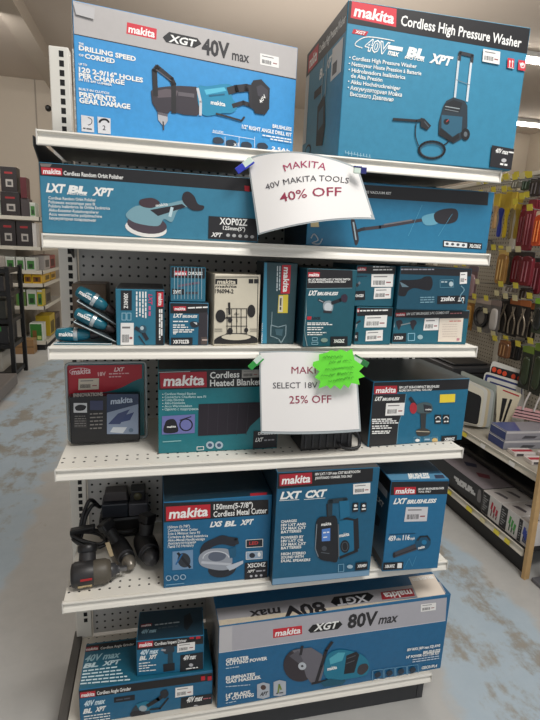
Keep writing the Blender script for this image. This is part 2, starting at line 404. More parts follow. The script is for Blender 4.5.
# angle drill picture
f.poly(PIC, [(150.8, 91), (156, 88), (168, 86.6), (180, 86), (196, 87), (199.5, 92), (200, 112), (197, 116), (184, 115), (170, 111), (168, 114), (158, 113), (152, 103)], mat((52, 46, 54)))
f.poly(PIC, [(152, 92), (166, 89), (178, 91), (176, 97), (158, 98)], mat((92, 82, 88)))
f.line(PIC, [(155.4, 95), (154.4, 71), (157, 67.6), (171.4, 79.6), (173.4, 84), (173.6, 112)], 5.4, mat((26, 25, 29)))
f.line(PIC, [(156.4, 70), (171, 81)], 1.2, mat((84, 82, 90)))
f.poly(PIC, [(157.4, 112), (167.4, 114.6), (167.6, 121), (164.6, 125.6), (162, 125), (158, 120)], mat((172, 172, 176)))
f.poly(PIC, [(157.4, 112), (167.6, 114.8), (167.4, 117), (157.6, 114.6)], mat((96, 92, 98)))
f.line(PIC, [(163, 122), (163.4, 130)], 1.6, mat((70, 66, 70)))
f.poly(PIC, [(178, 92), (194, 94), (194, 98), (178, 96)], mat((96, 90, 96)))
f.poly(PIC, smooth([(197, 88), (208, 86.5), (224, 84.2), (232, 86), (231, 92), (232, 98), (237, 107), (232, 113), (222, 113.4), (202, 114.6)]), mat((28, 134, 172)))
f.poly(PIC, [(204, 90), (224, 87.4), (226, 91), (206, 95)], mat((86, 184, 212)))
f.line(PIC, [(197.4, 89), (200.4, 102), (200.2, 115)], 3, mat((196, 198, 202)))
f.line(PIC, [(229, 91), (236, 89), (246, 88), (257, 90)], 7.5, mat((34, 33, 38))); f.line(PIC, [(233, 106), (243, 103), (249, 105), (256, 109)], 4.4, mat((34, 33, 38))); f.line(PIC, [(250, 90), (250.6, 104)], 4, mat((34, 33, 38)))
f.poly(PIC, [(251, 84), (253, 80.6), (261, 79.6), (264, 83), (269.4, 88.6), (268.8, 109), (264.6, 115), (254.6, 113.6), (252, 106)], mat((26, 25, 30)))
f.poly(PIC, [(256, 87), (261, 85), (267.6, 90.6), (267, 99), (257.6, 96)], mat((58, 56, 64)))
f.text(PIC, '40V', (260.6, 104), (266, 97), 3, WHITE, .02)
f.line(PIC, [(216, 114), (226, 116.6), (241, 121), (244, 117.4)], 2, mat((40, 40, 46)))
f.text(PIC, 'makita', (210.4, 104.4), (225, 106.6), 4, WHITE, .03)
f.line(PIC, [(209, 96), (224, 94.6)], 1.6, mat((20, 96, 128)))
f.text(L, 'BRUSHLESS', (272, 127.8), (291, 131.2), 3.4, WHITE, .03); f.text(L, '1/2" RIGHT ANGLE DRILL KIT', (241.4, 128.4), (291, 136.9), 3.6, WHITE, .03)
f.greek(L, (262, 136), (291, 140.6), 1.1, WHITE, 1); f.greek(L, (270, 139.8), (291, 143.2), 1.1, WHITE, 2)
f.line('printed_icons', [(212, 132.6), (254, 139.6)], .5, WHITE); f.text('printed_icons', 'INCLUDES', (212.6, 132), (223, 133.6), 2, WHITE)
for x, y in ((218, 141), (231, 143.6), (246, 145.6), (262, 146.6)): f.poly('printed_icons', smooth([(x-5, y-2.6), (x+1, y-3.6), (x+5, y-1), (x+4.6, y+2.4), (x-4, y+2.6)]), mat((40, 52, 66)))
for x in (224.6, 238.6, 254): f.line('printed_icons', [(x, 137), (x+.2, 148)], .4, WHITE)
f.text('printed_icons', 'x1', (233, 146), (238, 146.6), 3.6, WHITE); f.text('printed_icons', '2.5Ah', (271, 150), (289, 153), 3.4, WHITE, .03)
# clear parcel tape over the carton's left corner and its top edge
f.poly('clear_tape', [(73, 3), (95, 8.6), (94, 20), (76, 15)], mat((192, 190, 190), .15))
c.left.uvpoly('clear_tape', [(.02, .01), (.125, .01), (.12, .27), (.03, .27)], mat((196, 198, 200), .12))
c.done()

# pressure washer carton
A = on(348.5, 0, 1, .0); zt = A.z; B = on(531, 28, 2, zt); Cb = on(304, 54, 2, zt); dep = (Cb-A).length
A.z = B.z = SH[0]; hh = zt-SH[0]
c = Carton('tool_carton', 'large teal pressure washer carton overhanging the right end of the top shelf', A, B, hh, dep, (54, 132, 164), group='tool cartons on the gondola', topcol=(44, 40, 42))
f = c.front; bv = .0
f.poly('header_band', [(348.4, .6), (530, 28.6), (528.2, 54), (347, 23)], mat((25, 24, 27), .4, noise=.15, scale=60))
f.logo([(352, 1.2), (396.6, 9), (396, 27.2), (350.6, 17.8)], (204, 42, 58))
f.text(L, 'Cordless High Pressure Washer', (400.4, 25.2), (520.6, 47.6), 10, WHITE, .018)
f.poly('printed_badge', [(353.6, 29), (368.4, 31.8), (366, 36), (351.8, 33.4)], RED); f.text('printed_badge', 'XGT', (355, 33), (365, 35), 3, WHITE, .03, .2)
f.text('printed_badge', '40V', (363.6, 50), (387, 54.4), 11.6, WHITE, .05, .2); f.text('printed_badge', '40V', (364.4, 49.6), (386.4, 53.8), 10.6, mat((52, 124, 156)), .0, .2)
f.line('printed_badge', smooth([(362, 48), (355, 45), (359, 40), (368, 37), (384, 39), (394, 41)], 4, False), 1, WHITE)
f.poly('printed_badge', [(388, 45), (403, 47.6), (402, 51.6), (387.6, 49.2)], WHITE); f.text('printed_badge', 'max', (387.4, 54.6), (398, 56.8), 6, WHITE, .03, .2)
f.text('printed_badge', 'BL', (406.2, 55.6), (424, 58.6), 8.4, WHITE, .06, .25); f.text('printed_badge', 'MOTOR', (404.4, 58.6), (424, 61.8), 2.6, WHITE, .03, .2)
f.text('printed_badge', 'XPT', (429, 62.2), (450, 65.8), 8.6, WHITE, .05, .3)
for t, a, b in (('Cordless High Pressure Washer', (351.9, 59.9), (416.4, 68.4)), ('Nettoyeur Haute Pression à Batterie', (351.4, 65.9), (421, 75.4)), ('Hidrolavadora Inalámbrica', (351.4, 72.2), (405, 79.4)), ('de Alta Presión', (350.6, 77.6), (382, 82)),
                ('Akku Hochdruckreiniger', (350.4, 83.8), (400, 90.4)), ('Аккумуляторная Мойка', (350, 89.8), (401.5, 97)), ('Высокого Давления', (349.8, 96), (393, 101.8))):
    f.text(L, t, a, b, 3.9, WHITE, .018)
for x, y in ((349.6, 57.6), (349.2, 63.6), (349, 69.6), (348.4, 81.4), (348.2, 87.6)): f.ell(L, x, y, .7, .7, WHITE, n=8)
f.line(PIC, [(458.6, 57), (454.6, 97)], 2.6, mat((196, 206, 212))); f.line(PIC, [(470.8, 62), (466.6, 101)], 2.6, mat((206, 214, 220)))
f.line(PIC, [(459, 60), (459.6, 53), (472, 56), (471.4, 62)], 3.6, mat((40, 42, 48))); f.line(PIC, [(456, 80), (469, 85)], .7, mat((110, 130, 140)))
f.poly(PIC, [(443, 106), (446, 101), (453, 97.6), (464, 101), (467, 106), (467, 127), (463, 138), (453, 143.6), (445, 139), (438, 134), (438.6, 122)], mat((34, 48, 58)))
f.poly(PIC, [(444.6, 104), (453, 100), (462, 103), (459, 113), (444, 111)], mat((22, 26, 32))); f.line(PIC, [(445, 106.6), (459, 109)], .9, mat((150, 160, 164))); f.line(PIC, [(444.6, 109.4), (458, 112)], .7, mat((120, 130, 136)))
f.poly(PIC, [(441, 115), (462, 117), (461, 132), (452, 137), (441, 128)], mat((40, 92, 116))); f.ell(PIC, 446, 122, 3, 3, mat((18, 20, 24))); f.line(PIC, [(446, 122), (448, 120)], .8, mat((190, 60, 60)))
f.poly(PIC, [(440, 128), (452, 138), (458, 133), (459, 138), (452, 143), (438, 135)], mat((18, 20, 25)))
f.ell(PIC, 465, 134.4, 4.4, 6, mat((20, 22, 26))); f.ell(PIC, 465, 134.4, 1.8, 2.6, mat((96, 104, 110)))
f.line(PIC, circ(431.4, 150, 13, 8.4, 26), 2.2, mat((24, 26, 31)), True); f.line(PIC, circ(431.4, 150.6, 11.2, 6.8, 26), .8, mat((64, 84, 96)), True)
f.line(PIC, smooth([(442, 146), (447, 142.6), (450, 139)], 4, False), 1.2, mat((28, 30, 36))); f.line(PIC, smooth([(415.6, 124), (415, 136), (418, 146)], 4, False), 1.1, mat((28, 30, 36)))
f.line(PIC, [(393, 119.4), (416, 121), (423, 120)], 2.6, mat((26, 28, 33))); f.poly(PIC, [(420, 118), (424, 119), (430.6, 126), (426.6, 130.4), (420, 127)], mat((26, 28, 33))); f.line(PIC, [(424, 122), (428, 127)], 1, mat((80, 88, 94)))
f.sticker([(482.6, 49.2), (499.6, 52.2), (498.7, 65), (481.7, 61.8)])
for x0, y0, x1, y1 in ((507, 58.2, 513.6, 69.4), (517.6, 60.2, 525.4, 71.6)):
    f.poly('printed_icons', [(x0, y0), (x1, y0+1.2), (x1-.5, y1), (x0-.6, y1-1.4)], mat((206, 52, 66)))
f.line('printed_icons', [(509, 61), (508.8, 67)], .9, WHITE); f.line('printed_icons', [(511.8, 61.4), (511.6, 67.4)], .9, WHITE); f.line('printed_icons', [(507.8, 68), (512.8, 68.8)], .6, WHITE)
for x in (509, 511.8): f.poly('printed_icons', [(x-1, 62.6), (x, 60.2), (x+1, 62.8)], WHITE)
f.ell('printed_icons', 521.4, 64.6, 1.6, 1.7, WHITE, n=10); f.line('printed_icons', [(519, 63.4), (520.4, 68), (523, 68.2), (524.2, 64)], 1, WHITE)
f.poly('model_label', [(491.2, 145.4), (516.6, 149.6), (514.6, 172.2), (489, 166.6)], mat((34, 32, 36)))
f.text('model_label', '40V max', (494, 152.6), (507, 154.8), 4.4, WHITE, .03, .25); f.greek('model_label', (508, 153), (515, 154), 1.2, WHITE); f.ell('model_label', 503, 160.6, 2.6, 2, mat((190, 190, 190)), n=10); f.greek('model_label', (499, 165), (507, 166.4), 1.6, WHITE, 3)
f.line('printed_lettering', [(346, 153), (370, 158)], .7, mat((150, 190, 205)))
for i in range(9): f.line('printed_lettering', [(345+i*3, 151+i*.5), (345+i*3, 153.5+i*.5+(i % 3))], .7, mat((160, 198, 210)))
f = c.left
c.band(f, 1-.068/hh*1.0, 1, mat((25, 24, 27), .4, noise=.15, scale=60))
d = c.d
f.uvpoly('brand_patch', [(d*.06, hh-.062), (d*.34, hh-.062), (d*.34, hh-.012), (d*.06, hh-.012)], RED)
def ftext(f, part, t, u0, v0, u1, h, m, bold=.02, shear=0):
    f.k += f.STEP; vs, fs, w = glyphs(t, bold); f.mb(part).mesh([f.P((u0+x/w*(u1-u0)+shear*y*h/CAPH, v0+y*h/CAPH)) for x, y in vs], fs, m)
ftext(f, 'brand_patch', 'makita', d*.09, hh-.052, d*.31, .03, WHITE, .03, .1)
ftext(f, L, 'Cordless High Pressure Washer', d*.37, hh-.044, d*.97, .02, WHITE, .02)
ftext(f, 'printed_badge', 'BL', d*.42, hh-.118, d*.54, .024, WHITE, .04, .2); ftext(f, 'printed_badge', 'XPT', d*.58, hh-.112, d*.75, .024, WHITE, .04, .2)
f.uvpoly('shipping_sticker', [(d*.72, hh-.155), (d*.95, hh-.155), (d*.95, hh-.075), (d*.72, hh-.075)], mat((214, 210, 204)))
f.uvpoly('shipping_sticker', [(d*.75, hh-.145), (d*.85, hh-.145), (d*.85, hh-.115), (d*.75, hh-.115)], mat((90, 88, 88)))
f.uvpoly('shipping_sticker#2', [(d*.012, .09), (d*.12, .09), (d*.12, hh-.07), (d*.012, hh-.07)], mat((196, 196, 194)))
f.uvpoly('hand_hole', [(d*.3, .2), (d*.52, .2), (d*.52, .222), (d*.3, .222)], mat((14, 22, 28)))
for pts, col in (([(d*.42, .17), (d*.6, .19), (d*.66, .1), (d*.62, .05), (d*.44, .06)], (26, 38, 46)), ([(d*.46, .15), (d*.58, .16), (d*.6, .11), (d*.47, .1)], (46, 92, 112))): f.uvpoly(PIC, pts, mat(col))
f.uvpoly(PIC, [(d*.2+.035*math.cos(a*.3), .06+.02*math.sin(a*.3)) for a in range(21)], mat((26, 34, 40))); f.uvpoly(PIC, [(d*.2+.027*math.cos(a*.3), .06+.014*math.sin(a*.3)) for a in range(21)], mat((54, 132, 164)))
for u in (.5, .6): f.uvpoly(PIC, [(d*u, .18), (d*(u+.02), .18), (d*(u+.02), .29), (d*u, .29)], mat((150, 170, 178)))
c.done()

# ------------------------------------------------------------------ second shelf
A = on(38.5, 162, 1, .008); zt = A.z; A.z = SH[1]; B = on(258, 243, 1, .008); B.z = SH[1]
c = Carton('tool_carton', 'long teal polisher carton on the second shelf, left of the vacuum cleaner carton', A, B, zt-SH[1], .27, (52, 122, 150), group='tool cartons on the gondola', topcol=(36, 34, 38))
f = c.front
f.poly('header_band', [(38.8, 162.4), (251.6, 174), (253, 192), (39.6, 175.4)], mat((25, 24, 27), .4, noise=.2, scale=60))
f.logo([(41, 167.2), (62, 168.4), (62.2, 175.4), (42, 174.6)], (190, 40, 54))
f.poly('header_band', [(40, 163.4), (52, 164), (50, 167), (41, 166.6)], mat((120, 110, 104)))
f.text(L, 'Cordless Random Orbit Polisher', (63.7, 175), (123.4, 179.4), 4, WHITE, .02)
f.text('printed_badge', 'LXT', (46, 191.6), (64, 192.8), 8, WHITE, .05, .25); f.text('printed_badge', 'BL', (68, 192), (87, 193.4), 6.4, WHITE, .06, .25); f.text('printed_badge', 'MOTOR', (67, 194.4), (87, 195.8), 2, WHITE, .03, .2)
f.text('printed_badge', 'XPT', (92.3, 195), (111.4, 196.4), 7.6, WHITE, .05, .3)
for i, t in enumerate(('Cordless Random Orbit Polisher', 'Polisseuse excentrique sans fil', 'Pulidora Inalámbrica de Órbita Excéntrica', 'Akku-Exzenter-Rotationspolierer', 'Accu excentrische polijstmachine', 'Аккумуляторная полировальная')):
    y = 199.2+i*4.05; f.text(L, t, (48.6+i*.1, y), ((96, 95, 110, 99, 102, 96)[i], y+2.4), 2.9, WHITE, .012)
f.ell(PIC, 146, 228.4, 21, 8.6, mat((226, 224, 220)), 8); f.ell(PIC, 147, 224.6, 20, 9, mat((74, 62, 72)), 8)
f.poly(PIC, smooth([(126, 214), (136, 206), (150, 206), (166, 204), (186, 200), (190, 206), (178, 210), (172, 222), (164, 219), (158, 226), (140, 224), (130, 220)]), mat((120, 160, 172)))
f.poly(PIC, smooth([(140, 200), (152, 198), (160, 203), (152, 208), (141, 206)]), mat((66, 48, 56)))
f.poly(PIC, [(150, 210), (182, 204), (186, 207), (158, 216)], mat((38, 34, 42))); f.line(PIC, [(172, 208), (170, 216)], 3, mat((190, 214, 220)))
f.poly(PIC, smooth([(183, 194), (188, 191.6), (194, 196), (198, 204), (204, 206), (202, 210), (192, 210), (183, 202)]), mat((40, 34, 40)))
f.text(PIC, 'makita', (156, 207), (168, 205.4), 3, WHITE)
f.poly('model_label', [(208.6, 216), (256.4, 219), (257.4, 241.6), (208.2, 238.6)], mat((30, 29, 33)))
f.text('model_label', 'XOP02Z', (219.4, 224.2), (247.2, 225.8), 6.4, WHITE, .025); f.text('model_label', '125mm(5")', (222.8, 229.6), (245, 231), 3.6, WHITE, .02)
for i in range(5): f.ell('model_label', 228+i*6, 235.2+i*.4, 2, 1.7, mat((176, 176, 176)), n=8)
f.text('model_label', 'XPT', (211, 236.4), (221, 237), 4, WHITE, .03, .3)
f.poly('printed_icons', [(244.3, 185.6), (249.2, 186.2), (249.4, 191.8), (244.6, 191)], RED)
c.done()

A = on(306, 245, 1, .05); A.z = SH[1]; B = on(486.4, 253, 1, .05); B.z = SH[1]; zt = on(489, 192, 1, .05).z
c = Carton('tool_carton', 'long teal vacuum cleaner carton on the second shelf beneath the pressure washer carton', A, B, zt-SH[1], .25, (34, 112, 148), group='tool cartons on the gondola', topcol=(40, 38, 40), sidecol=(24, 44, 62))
f = c.front
f.poly('header_band', [(304.6, 181), (488.6, 192.4), (487.6, 205.4), (305, 194)], mat((25, 24, 27), .4, noise=.1, scale=60))
f.text(L, 'CORDLESS VACUUM KIT', (352, 192.6), (391, 194.6), 2.4, WHITE, .03)
f.line(PIC, [(361, 229.4), (380, 227), (430, 218.6)], 3.2, mat((58, 52, 58))); f.line(PIC, [(384, 224.6), (412, 220)], 1.4, mat((110, 108, 112)))
f.poly(PIC, smooth([(350.6, 218), (353.6, 217), (358.4, 236), (358, 243), (354.6, 243.6)]), mat((44, 40, 46))); f.poly(PIC, [(352.4, 222), (354, 222), (356.6, 240), (355.4, 240)], mat((150, 168, 176))); f.line(PIC, [(357, 231), (364, 228.6)], 3, mat((40, 38, 44)))
f.poly(PIC, smooth([(422, 217), (432, 213.4), (440, 214), (438, 223), (430, 225.4), (424, 224)]), mat((96, 156, 178)))
f.poly(PIC, smooth([(434, 214), (442, 209.4), (454, 208.6), (458, 213), (456, 221), (446, 224), (436, 222)]), mat((38, 36, 42)))
f.poly('model_label', [(443, 240.2), (482, 243.4), (481.6, 249.4), (442.6, 247)], mat((26, 28, 34))); f.poly('model_label', [(444, 241.2), (467, 243.2), (466.8, 247.8), (443.8, 246)], mat((216, 220, 222)))
for i in range(4): f.ell('model_label', 447+i*5.4, 243.8+i*.45, 1.7, 1.4, mat((70, 74, 80)), n=8)
f.text('model_label', 'XLC05Z', (469, 247.2), (480.4, 248.2), 3.2, WHITE, .03)
f.poly('price_ticket', [(310.6, 221.6), (318, 219.6), (319, 227), (310.6, 227)], mat((214, 196, 150)))
f.line('hologram_sticker', smooth([(311, 238), (314, 234), (318, 240), (312, 243), (319, 244), (322, 239)], 3, False), 1.2, mat((190, 196, 200)))
for x in (422, 452): f.line('clear_tape', [(x, 214 if x > 440 else 205), (x-14, 236)], .35, mat((90, 160, 190)))
c.done()
# ------------------------------------------------------------------ third shelf
Z3 = SH[2]; G3 = 'tool cartons on the gondola'
def carton(name, label, bl, br, z, top, depth, col, yfix=None, **k):
    """carton standing at height z: front bottom corners bl, br and a point of its top front edge measured on the photo"""
    if yfix is None: A = on(*bl, 2, z); B = on(*br, 2, z)
    else: A = on(*bl, 1, yfix); B = on(*br, 1, yfix); A.z = B.z = z
    if SH[2]-.01 < z < SH[2]+.2 and col[2] > col[0]+30: col = (col[0]*.86, col[1]*.86, col[2]*.82)  # third-shelf teals darkened: shade from the shelf above put into the colour
    u = (B-A).normalized(); n = Vector((-u.y, u.x, 0)); d = ray(*top); t = (A-CAM).dot(n)/d.dot(n); zt = (CAM+d*t).z
    return Carton(name, label, A, B, zt-z, depth, col, **k)
TEAL = (28, 104, 128)
# kraft carton at the back
c = carton('cardboard_box', 'plain brown cardboard box with black printed label at the left end of the third shelf', (74, 338), (107.6, 338), Z3, (74, 284), .12, (104, 84, 64), yfix=.25, noise=.25)
f = c.front; f.poly('printed_label', [(77.5, 293.6), (96.8, 293.2), (96.8, 300.8), (77.5, 301.4)], mat((26, 24, 24))); f.text('printed_label', 'makita', (79, 300), (95.6, 299.6), 4.6, mat((176, 150, 120)), .03, .15)
for y in (304, 306.6, 309.4): f.greek('printed_label', (78, y), (96, y-.4), 1.2, mat((46, 36, 30)))
c.done()
# three clear blister packs of barrel shaped teal tools, fanned over each other
def pack_driver(label, p, cc, along):
    """p: near left, near right, far left, far right card corners; the tool barrel lies on the card"""
    A, B, D, C = [Vector(q) for q in p]
    t = thing('blister_pack', label, 'blister pack', A, 'clear driver packs fanned out at the left end of the third shelf')
    n = (B-A).cross(D-A).normalized()
    if n.z < 0: n = -n
    mb = MB(); mb.mesh([A, B, C, D, A+n*.0012, B+n*.0012, C+n*.0012, D+n*.0012], [(0, 1, 2, 3), (7, 6, 5, 4), (0, 4, 5, 1), (1, 5, 6, 2), (2, 6, 7, 3), (3, 7, 4, 0)], mat(cc, .2)); mb.build('backing_card', t)
    e = MB(); e.tube([A+n*.003, B+n*.003, C+n*.003, D+n*.003, A+n*.003], .0013, mat((196, 206, 208), .12), 6, False); e.build('clear_edge', t)
    ax = (B-A).normalized(); c = A+(B-A)*along+((D-A)+(C-B))*.5*.22+n*.0205; k = .7
    m = MB(); m.lathe(c-ax*.044, ax, [(0, .014*k), (.004, .022*k), (.024, .026*k), (.044, .027*k), (.048, .0235*k), (.068, .0225*k), (.08, .018*k), (.086, .012*k)], mat((34, 104, 122), .2)); tb = m.build('tool_barrel', t)
    m = MB(); m.lathe(c+ax*.002, ax, [(0, .0272*k), (.005, .0278*k), (.01, .0272*k)], mat((190, 198, 200), .25, .6)); m.lathe(c+ax*.044, ax, [(0, .0175*k), (.01, .016*k), (.022, .011*k)], mat((52, 42, 42), .4)); m.build('nose_ring', tb)
    b = MB(); s_ = (CAM-c).normalized(); v = ax.cross(s_).normalized()
    if v.z < 0: v = -v
    vs, fs, w_ = glyphs('makita', .03); o = c-ax*.036+s_*.0195-v*.005
    b.mesh([o+ax*(x/w_*.034)+v*(y/CAPH*.01) for x, y in vs], fs, WHITE); b.build('printed_name', tb)
z = Z3
pack_driver('lowest clear pack of a teal tool, lying flat on the third shelf', [(.008, .02, z+.001), (.15, .014, z+.001), (.045, .19, z+.001), (.15, .19, z+.001)], (58, 128, 148), .28)
pack_driver('middle clear pack of a teal tool, tilted onto the pack below it', [(.056, .03, z+.056), (.16, .02, z+.006), (.072, .16, z+.064), (.16, .16, z+.016)], (74, 84, 88), .3)
pack_driver('topmost clear pack of a teal tool, leaning against the brown cardboard box', [(.064, .045, z+.108), (.16, .035, z+.050), (.08, .175, z+.12), (.16, .175, z+.064)], (74, 84, 88), .25)

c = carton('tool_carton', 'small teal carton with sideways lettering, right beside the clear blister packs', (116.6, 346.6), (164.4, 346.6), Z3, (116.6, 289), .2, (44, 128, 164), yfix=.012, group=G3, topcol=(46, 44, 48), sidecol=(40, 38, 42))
f = c.front
f.poly('header_band', [(155.6, 290.6), (164.3, 290.6), (164.3, 346.4), (155.6, 346.4)], mat((25, 24, 27), .4))
f.poly('model_label', [(120.8, 290.4), (131.8, 290.4), (131.8, 310.4), (120.8, 310.4)], mat((26, 28, 34))); f.text('model_label', 'XRH01Z', (124, 293), (124, 308.4), 3.8, WHITE, .03)
f.poly('brand_patch', [(157, 292), (163.4, 292), (163.4, 306.8), (157, 306.8)], RED); f.text('brand_patch', 'makita', (158.6, 293.4), (158.6, 305.6), 3.6, WHITE, .03)
for x, a, b in ((136, 291.6, 317), (139.2, 291.6, 316), (142.2, 291.6, 318), (145, 291.6, 318), (159, 309, 340), (161, 309, 336)): f.greek(L, (x, a), (x, b), 1.4, WHITE, int(x))
f.text('printed_badge', 'LXT', (148.6, 294), (148.6, 304), 3.6, mat((206, 60, 110)), .03, .2); f.greek('printed_badge', (148.6, 306), (148.6, 318), 2, mat((206, 90, 130)))
for x in (122, 127): f.line('printed_icons', [(x, 313), (x+4, 313), (x+4, 320), (x, 320)], .5, mat((170, 210, 225)), True)
f.sticker([(120.8, 322.8), (133.8, 322.8), (133.6, 346), (120.6, 346)]); f.line(PIC, [(136, 328), (143, 332), (147, 339)], 3.6, mat((40, 40, 48))); f.ell(PIC, 143, 329, 3.6, 4, mat((46, 80, 96))); f.ell(PIC, 142, 328, 1.8, 2, mat((180, 196, 200)))
f.line(PIC, [(139, 336), (145, 345)], 1.2, mat((40, 44, 52)))
c.done()

# lower box first, then the small shrink wrapped one on top of it
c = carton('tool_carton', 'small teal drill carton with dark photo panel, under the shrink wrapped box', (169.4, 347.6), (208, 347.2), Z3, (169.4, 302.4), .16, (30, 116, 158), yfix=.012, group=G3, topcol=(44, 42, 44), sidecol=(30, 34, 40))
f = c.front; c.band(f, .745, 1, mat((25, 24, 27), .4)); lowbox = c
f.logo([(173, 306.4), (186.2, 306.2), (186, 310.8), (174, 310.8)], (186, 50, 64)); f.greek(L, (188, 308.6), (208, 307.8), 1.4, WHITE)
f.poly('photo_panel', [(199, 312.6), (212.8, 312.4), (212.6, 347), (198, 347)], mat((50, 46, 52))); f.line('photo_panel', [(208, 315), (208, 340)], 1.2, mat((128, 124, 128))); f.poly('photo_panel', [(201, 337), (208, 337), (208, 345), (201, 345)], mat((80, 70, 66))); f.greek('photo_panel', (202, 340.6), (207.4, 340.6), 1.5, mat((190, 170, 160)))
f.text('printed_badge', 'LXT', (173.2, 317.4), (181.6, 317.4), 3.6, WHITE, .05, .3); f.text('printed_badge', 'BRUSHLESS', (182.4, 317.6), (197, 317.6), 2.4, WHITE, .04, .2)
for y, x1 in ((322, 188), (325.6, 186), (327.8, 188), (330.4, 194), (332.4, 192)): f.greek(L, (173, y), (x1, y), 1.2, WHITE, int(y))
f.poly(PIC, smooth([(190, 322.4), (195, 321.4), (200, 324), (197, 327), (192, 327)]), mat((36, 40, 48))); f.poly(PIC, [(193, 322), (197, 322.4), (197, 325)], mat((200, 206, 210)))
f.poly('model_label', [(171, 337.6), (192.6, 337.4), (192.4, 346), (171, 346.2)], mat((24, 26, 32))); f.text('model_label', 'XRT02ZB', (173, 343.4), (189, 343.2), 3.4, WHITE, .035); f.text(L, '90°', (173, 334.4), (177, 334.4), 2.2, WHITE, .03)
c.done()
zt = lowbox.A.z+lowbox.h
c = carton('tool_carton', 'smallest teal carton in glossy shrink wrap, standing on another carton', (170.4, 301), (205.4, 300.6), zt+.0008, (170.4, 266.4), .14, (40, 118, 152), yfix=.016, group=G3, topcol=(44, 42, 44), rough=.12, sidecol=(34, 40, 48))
f = c.front; c.band(f, .68, 1, mat((25, 24, 27), .2))
f.logo([(174, 270.8), (187, 271), (186.8, 275.6), (174, 275.6)], (186, 50, 64)); f.text(L, 'CORDLESS', (188, 274.8), (202.4, 275), 3, WHITE, .03)
f.poly('model_label', [(172, 288.6), (184, 289), (184, 294.6), (172, 294.4)], mat((26, 28, 34))); f.text('model_label', 'XWT', (173, 293.6), (181, 293.6), 3.2, WHITE, .03); f.greek('model_label', (186, 294), (198, 294), 2.2, mat((60, 60, 70)))
f.line(PIC, [(178, 286), (192, 283.6), (199, 282.6)], 2.2, mat((92, 76, 96)))
for i in range(9): f.line('shrink_wrap', [(174.5+i*3.4, 267.4), (174.3+i*3.4, 299)], .55, mat((150, 180, 192), .1))
c.done()
# white router base box
c = carton('router_base_box', 'white and cream box with black line drawing of a router base, third shelf', (213.4, 346), (258, 344.6), Z3, (213.6, 274), .1, (206, 198, 178), group=G3, noise=.06)
f = c.front; INK = mat((30, 28, 28))
f.line('printed_border', [(213.6, 277), (258, 277), (257, 342.6), (213.6, 343.6)], .8, INK, True)
f.poly('brand_patch', [(215, 278.6), (237.4, 278.8), (237.2, 284.4), (215, 284.2)], INK); f.text('brand_patch', 'makita', (217, 283.6), (235.4, 283.8), 4, mat((206, 198, 178)), .03, .15)
f.text(L, 'makita', (215, 287.6), (236.6, 287.6), 2.6, INK, .02, .3); f.text(L, '196094-2', (214.8, 293), (233.4, 293.4), 4, INK, .03)
for x in (248.6, 254): f.poly('printed_icons', [(x, 279), (x+4.6, 279), (x+4.6, 283.4), (x, 283.4)], INK)
P2 = 'line_drawing'
f.poly(P2, smooth([(215, 339), (224, 335), (235, 338), (248, 335), (256.6, 338), (256.4, 343), (214, 343.6)]), INK); f.ell(P2, 236, 337, 15, 3.4, mat((206, 198, 178))); f.line(P2, circ(236, 337, 15, 3.4), .6, INK, True)
for x in (227, 231.5, 236.6, 241, 246.5): f.line(P2, [(x, 309), (x, 333)], .7, INK)
for y in (308.6, 317, 326, 333.4): f.line(P2, [(226, y), (247, y)], .6, INK)
f.ell(P2, 220.4, 316, 4.9, 6.4, INK); f.ell(P2, 251.2, 311, 4, 6.4, INK); f.line(P2, [(225, 318), (230, 318)], 1, INK)
f.line(P2, [(229, 303), (229.4, 314)], 2.2, INK); f.ell(P2, 230, 320, 2.2, 2.6, INK); f.ell(P2, 230, 331, 2.6, 3.4, INK); f.ell(P2, 246, 330, 2, 2.4, INK); f.line(P2, [(236, 312), (237, 322)], .7, INK); f.line(P2, [(234, 314), (239, 314)], .6, INK)
for y in (329, 331): f.line(P2, [(214.4, y), (222, y)], .5, INK); f.line(P2, [(250, y), (257, y)], .5, INK)
c.done()
# narrow upright carton
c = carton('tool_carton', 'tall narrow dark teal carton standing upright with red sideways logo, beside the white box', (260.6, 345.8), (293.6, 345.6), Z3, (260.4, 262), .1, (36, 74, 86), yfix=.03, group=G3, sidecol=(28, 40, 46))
f = c.front; f.poly('side_stripe', [(260.8, 261.4), (267, 261.4), (266.6, 345.2), (260.8, 345.2)], mat((52, 130, 158), .35)); f.text('side_stripe', 'POWER TOOL', (262.4, 343), (262.4, 323), 2.4, WHITE, .02)
f.poly('brand_patch', [(282, 265), (291, 265), (289.6, 293.6), (280.6, 293.6)], mat((186, 34, 48))); f.text('brand_patch', 'makita', (284, 267), (283, 292), 5.4, WHITE, .03, .1)
for x in (277, 279.4): f.greek(L, (x, 266), (x-.6, 291), 1.1, mat((190, 200, 204)), int(x))
f.poly('price_ticket', [(278.6, 295), (288.2, 294.6), (287.6, 313), (277.6, 313)], mat((206, 186, 60))); f.poly('price_ticket', [(279, 296), (283, 296), (282.6, 312), (278.4, 312)], mat((206, 200, 176))); f.greek('price_ticket', (280, 298), (279.6, 310), 1.6, mat((60, 56, 50)))
f.line(PIC, [(271, 325), (278, 327), (286, 325), (285.6, 335), (281, 343), (278.6, 339), (274, 337), (270.6, 336)], 1, mat((128, 150, 156)), True); f.poly(PIC, [(275, 329), (283, 329), (282, 336), (276, 335)], mat((60, 92, 102))); f.line(PIC, [(272, 312), (271.4, 326)], .7, mat((130, 150, 156)))
c.done()
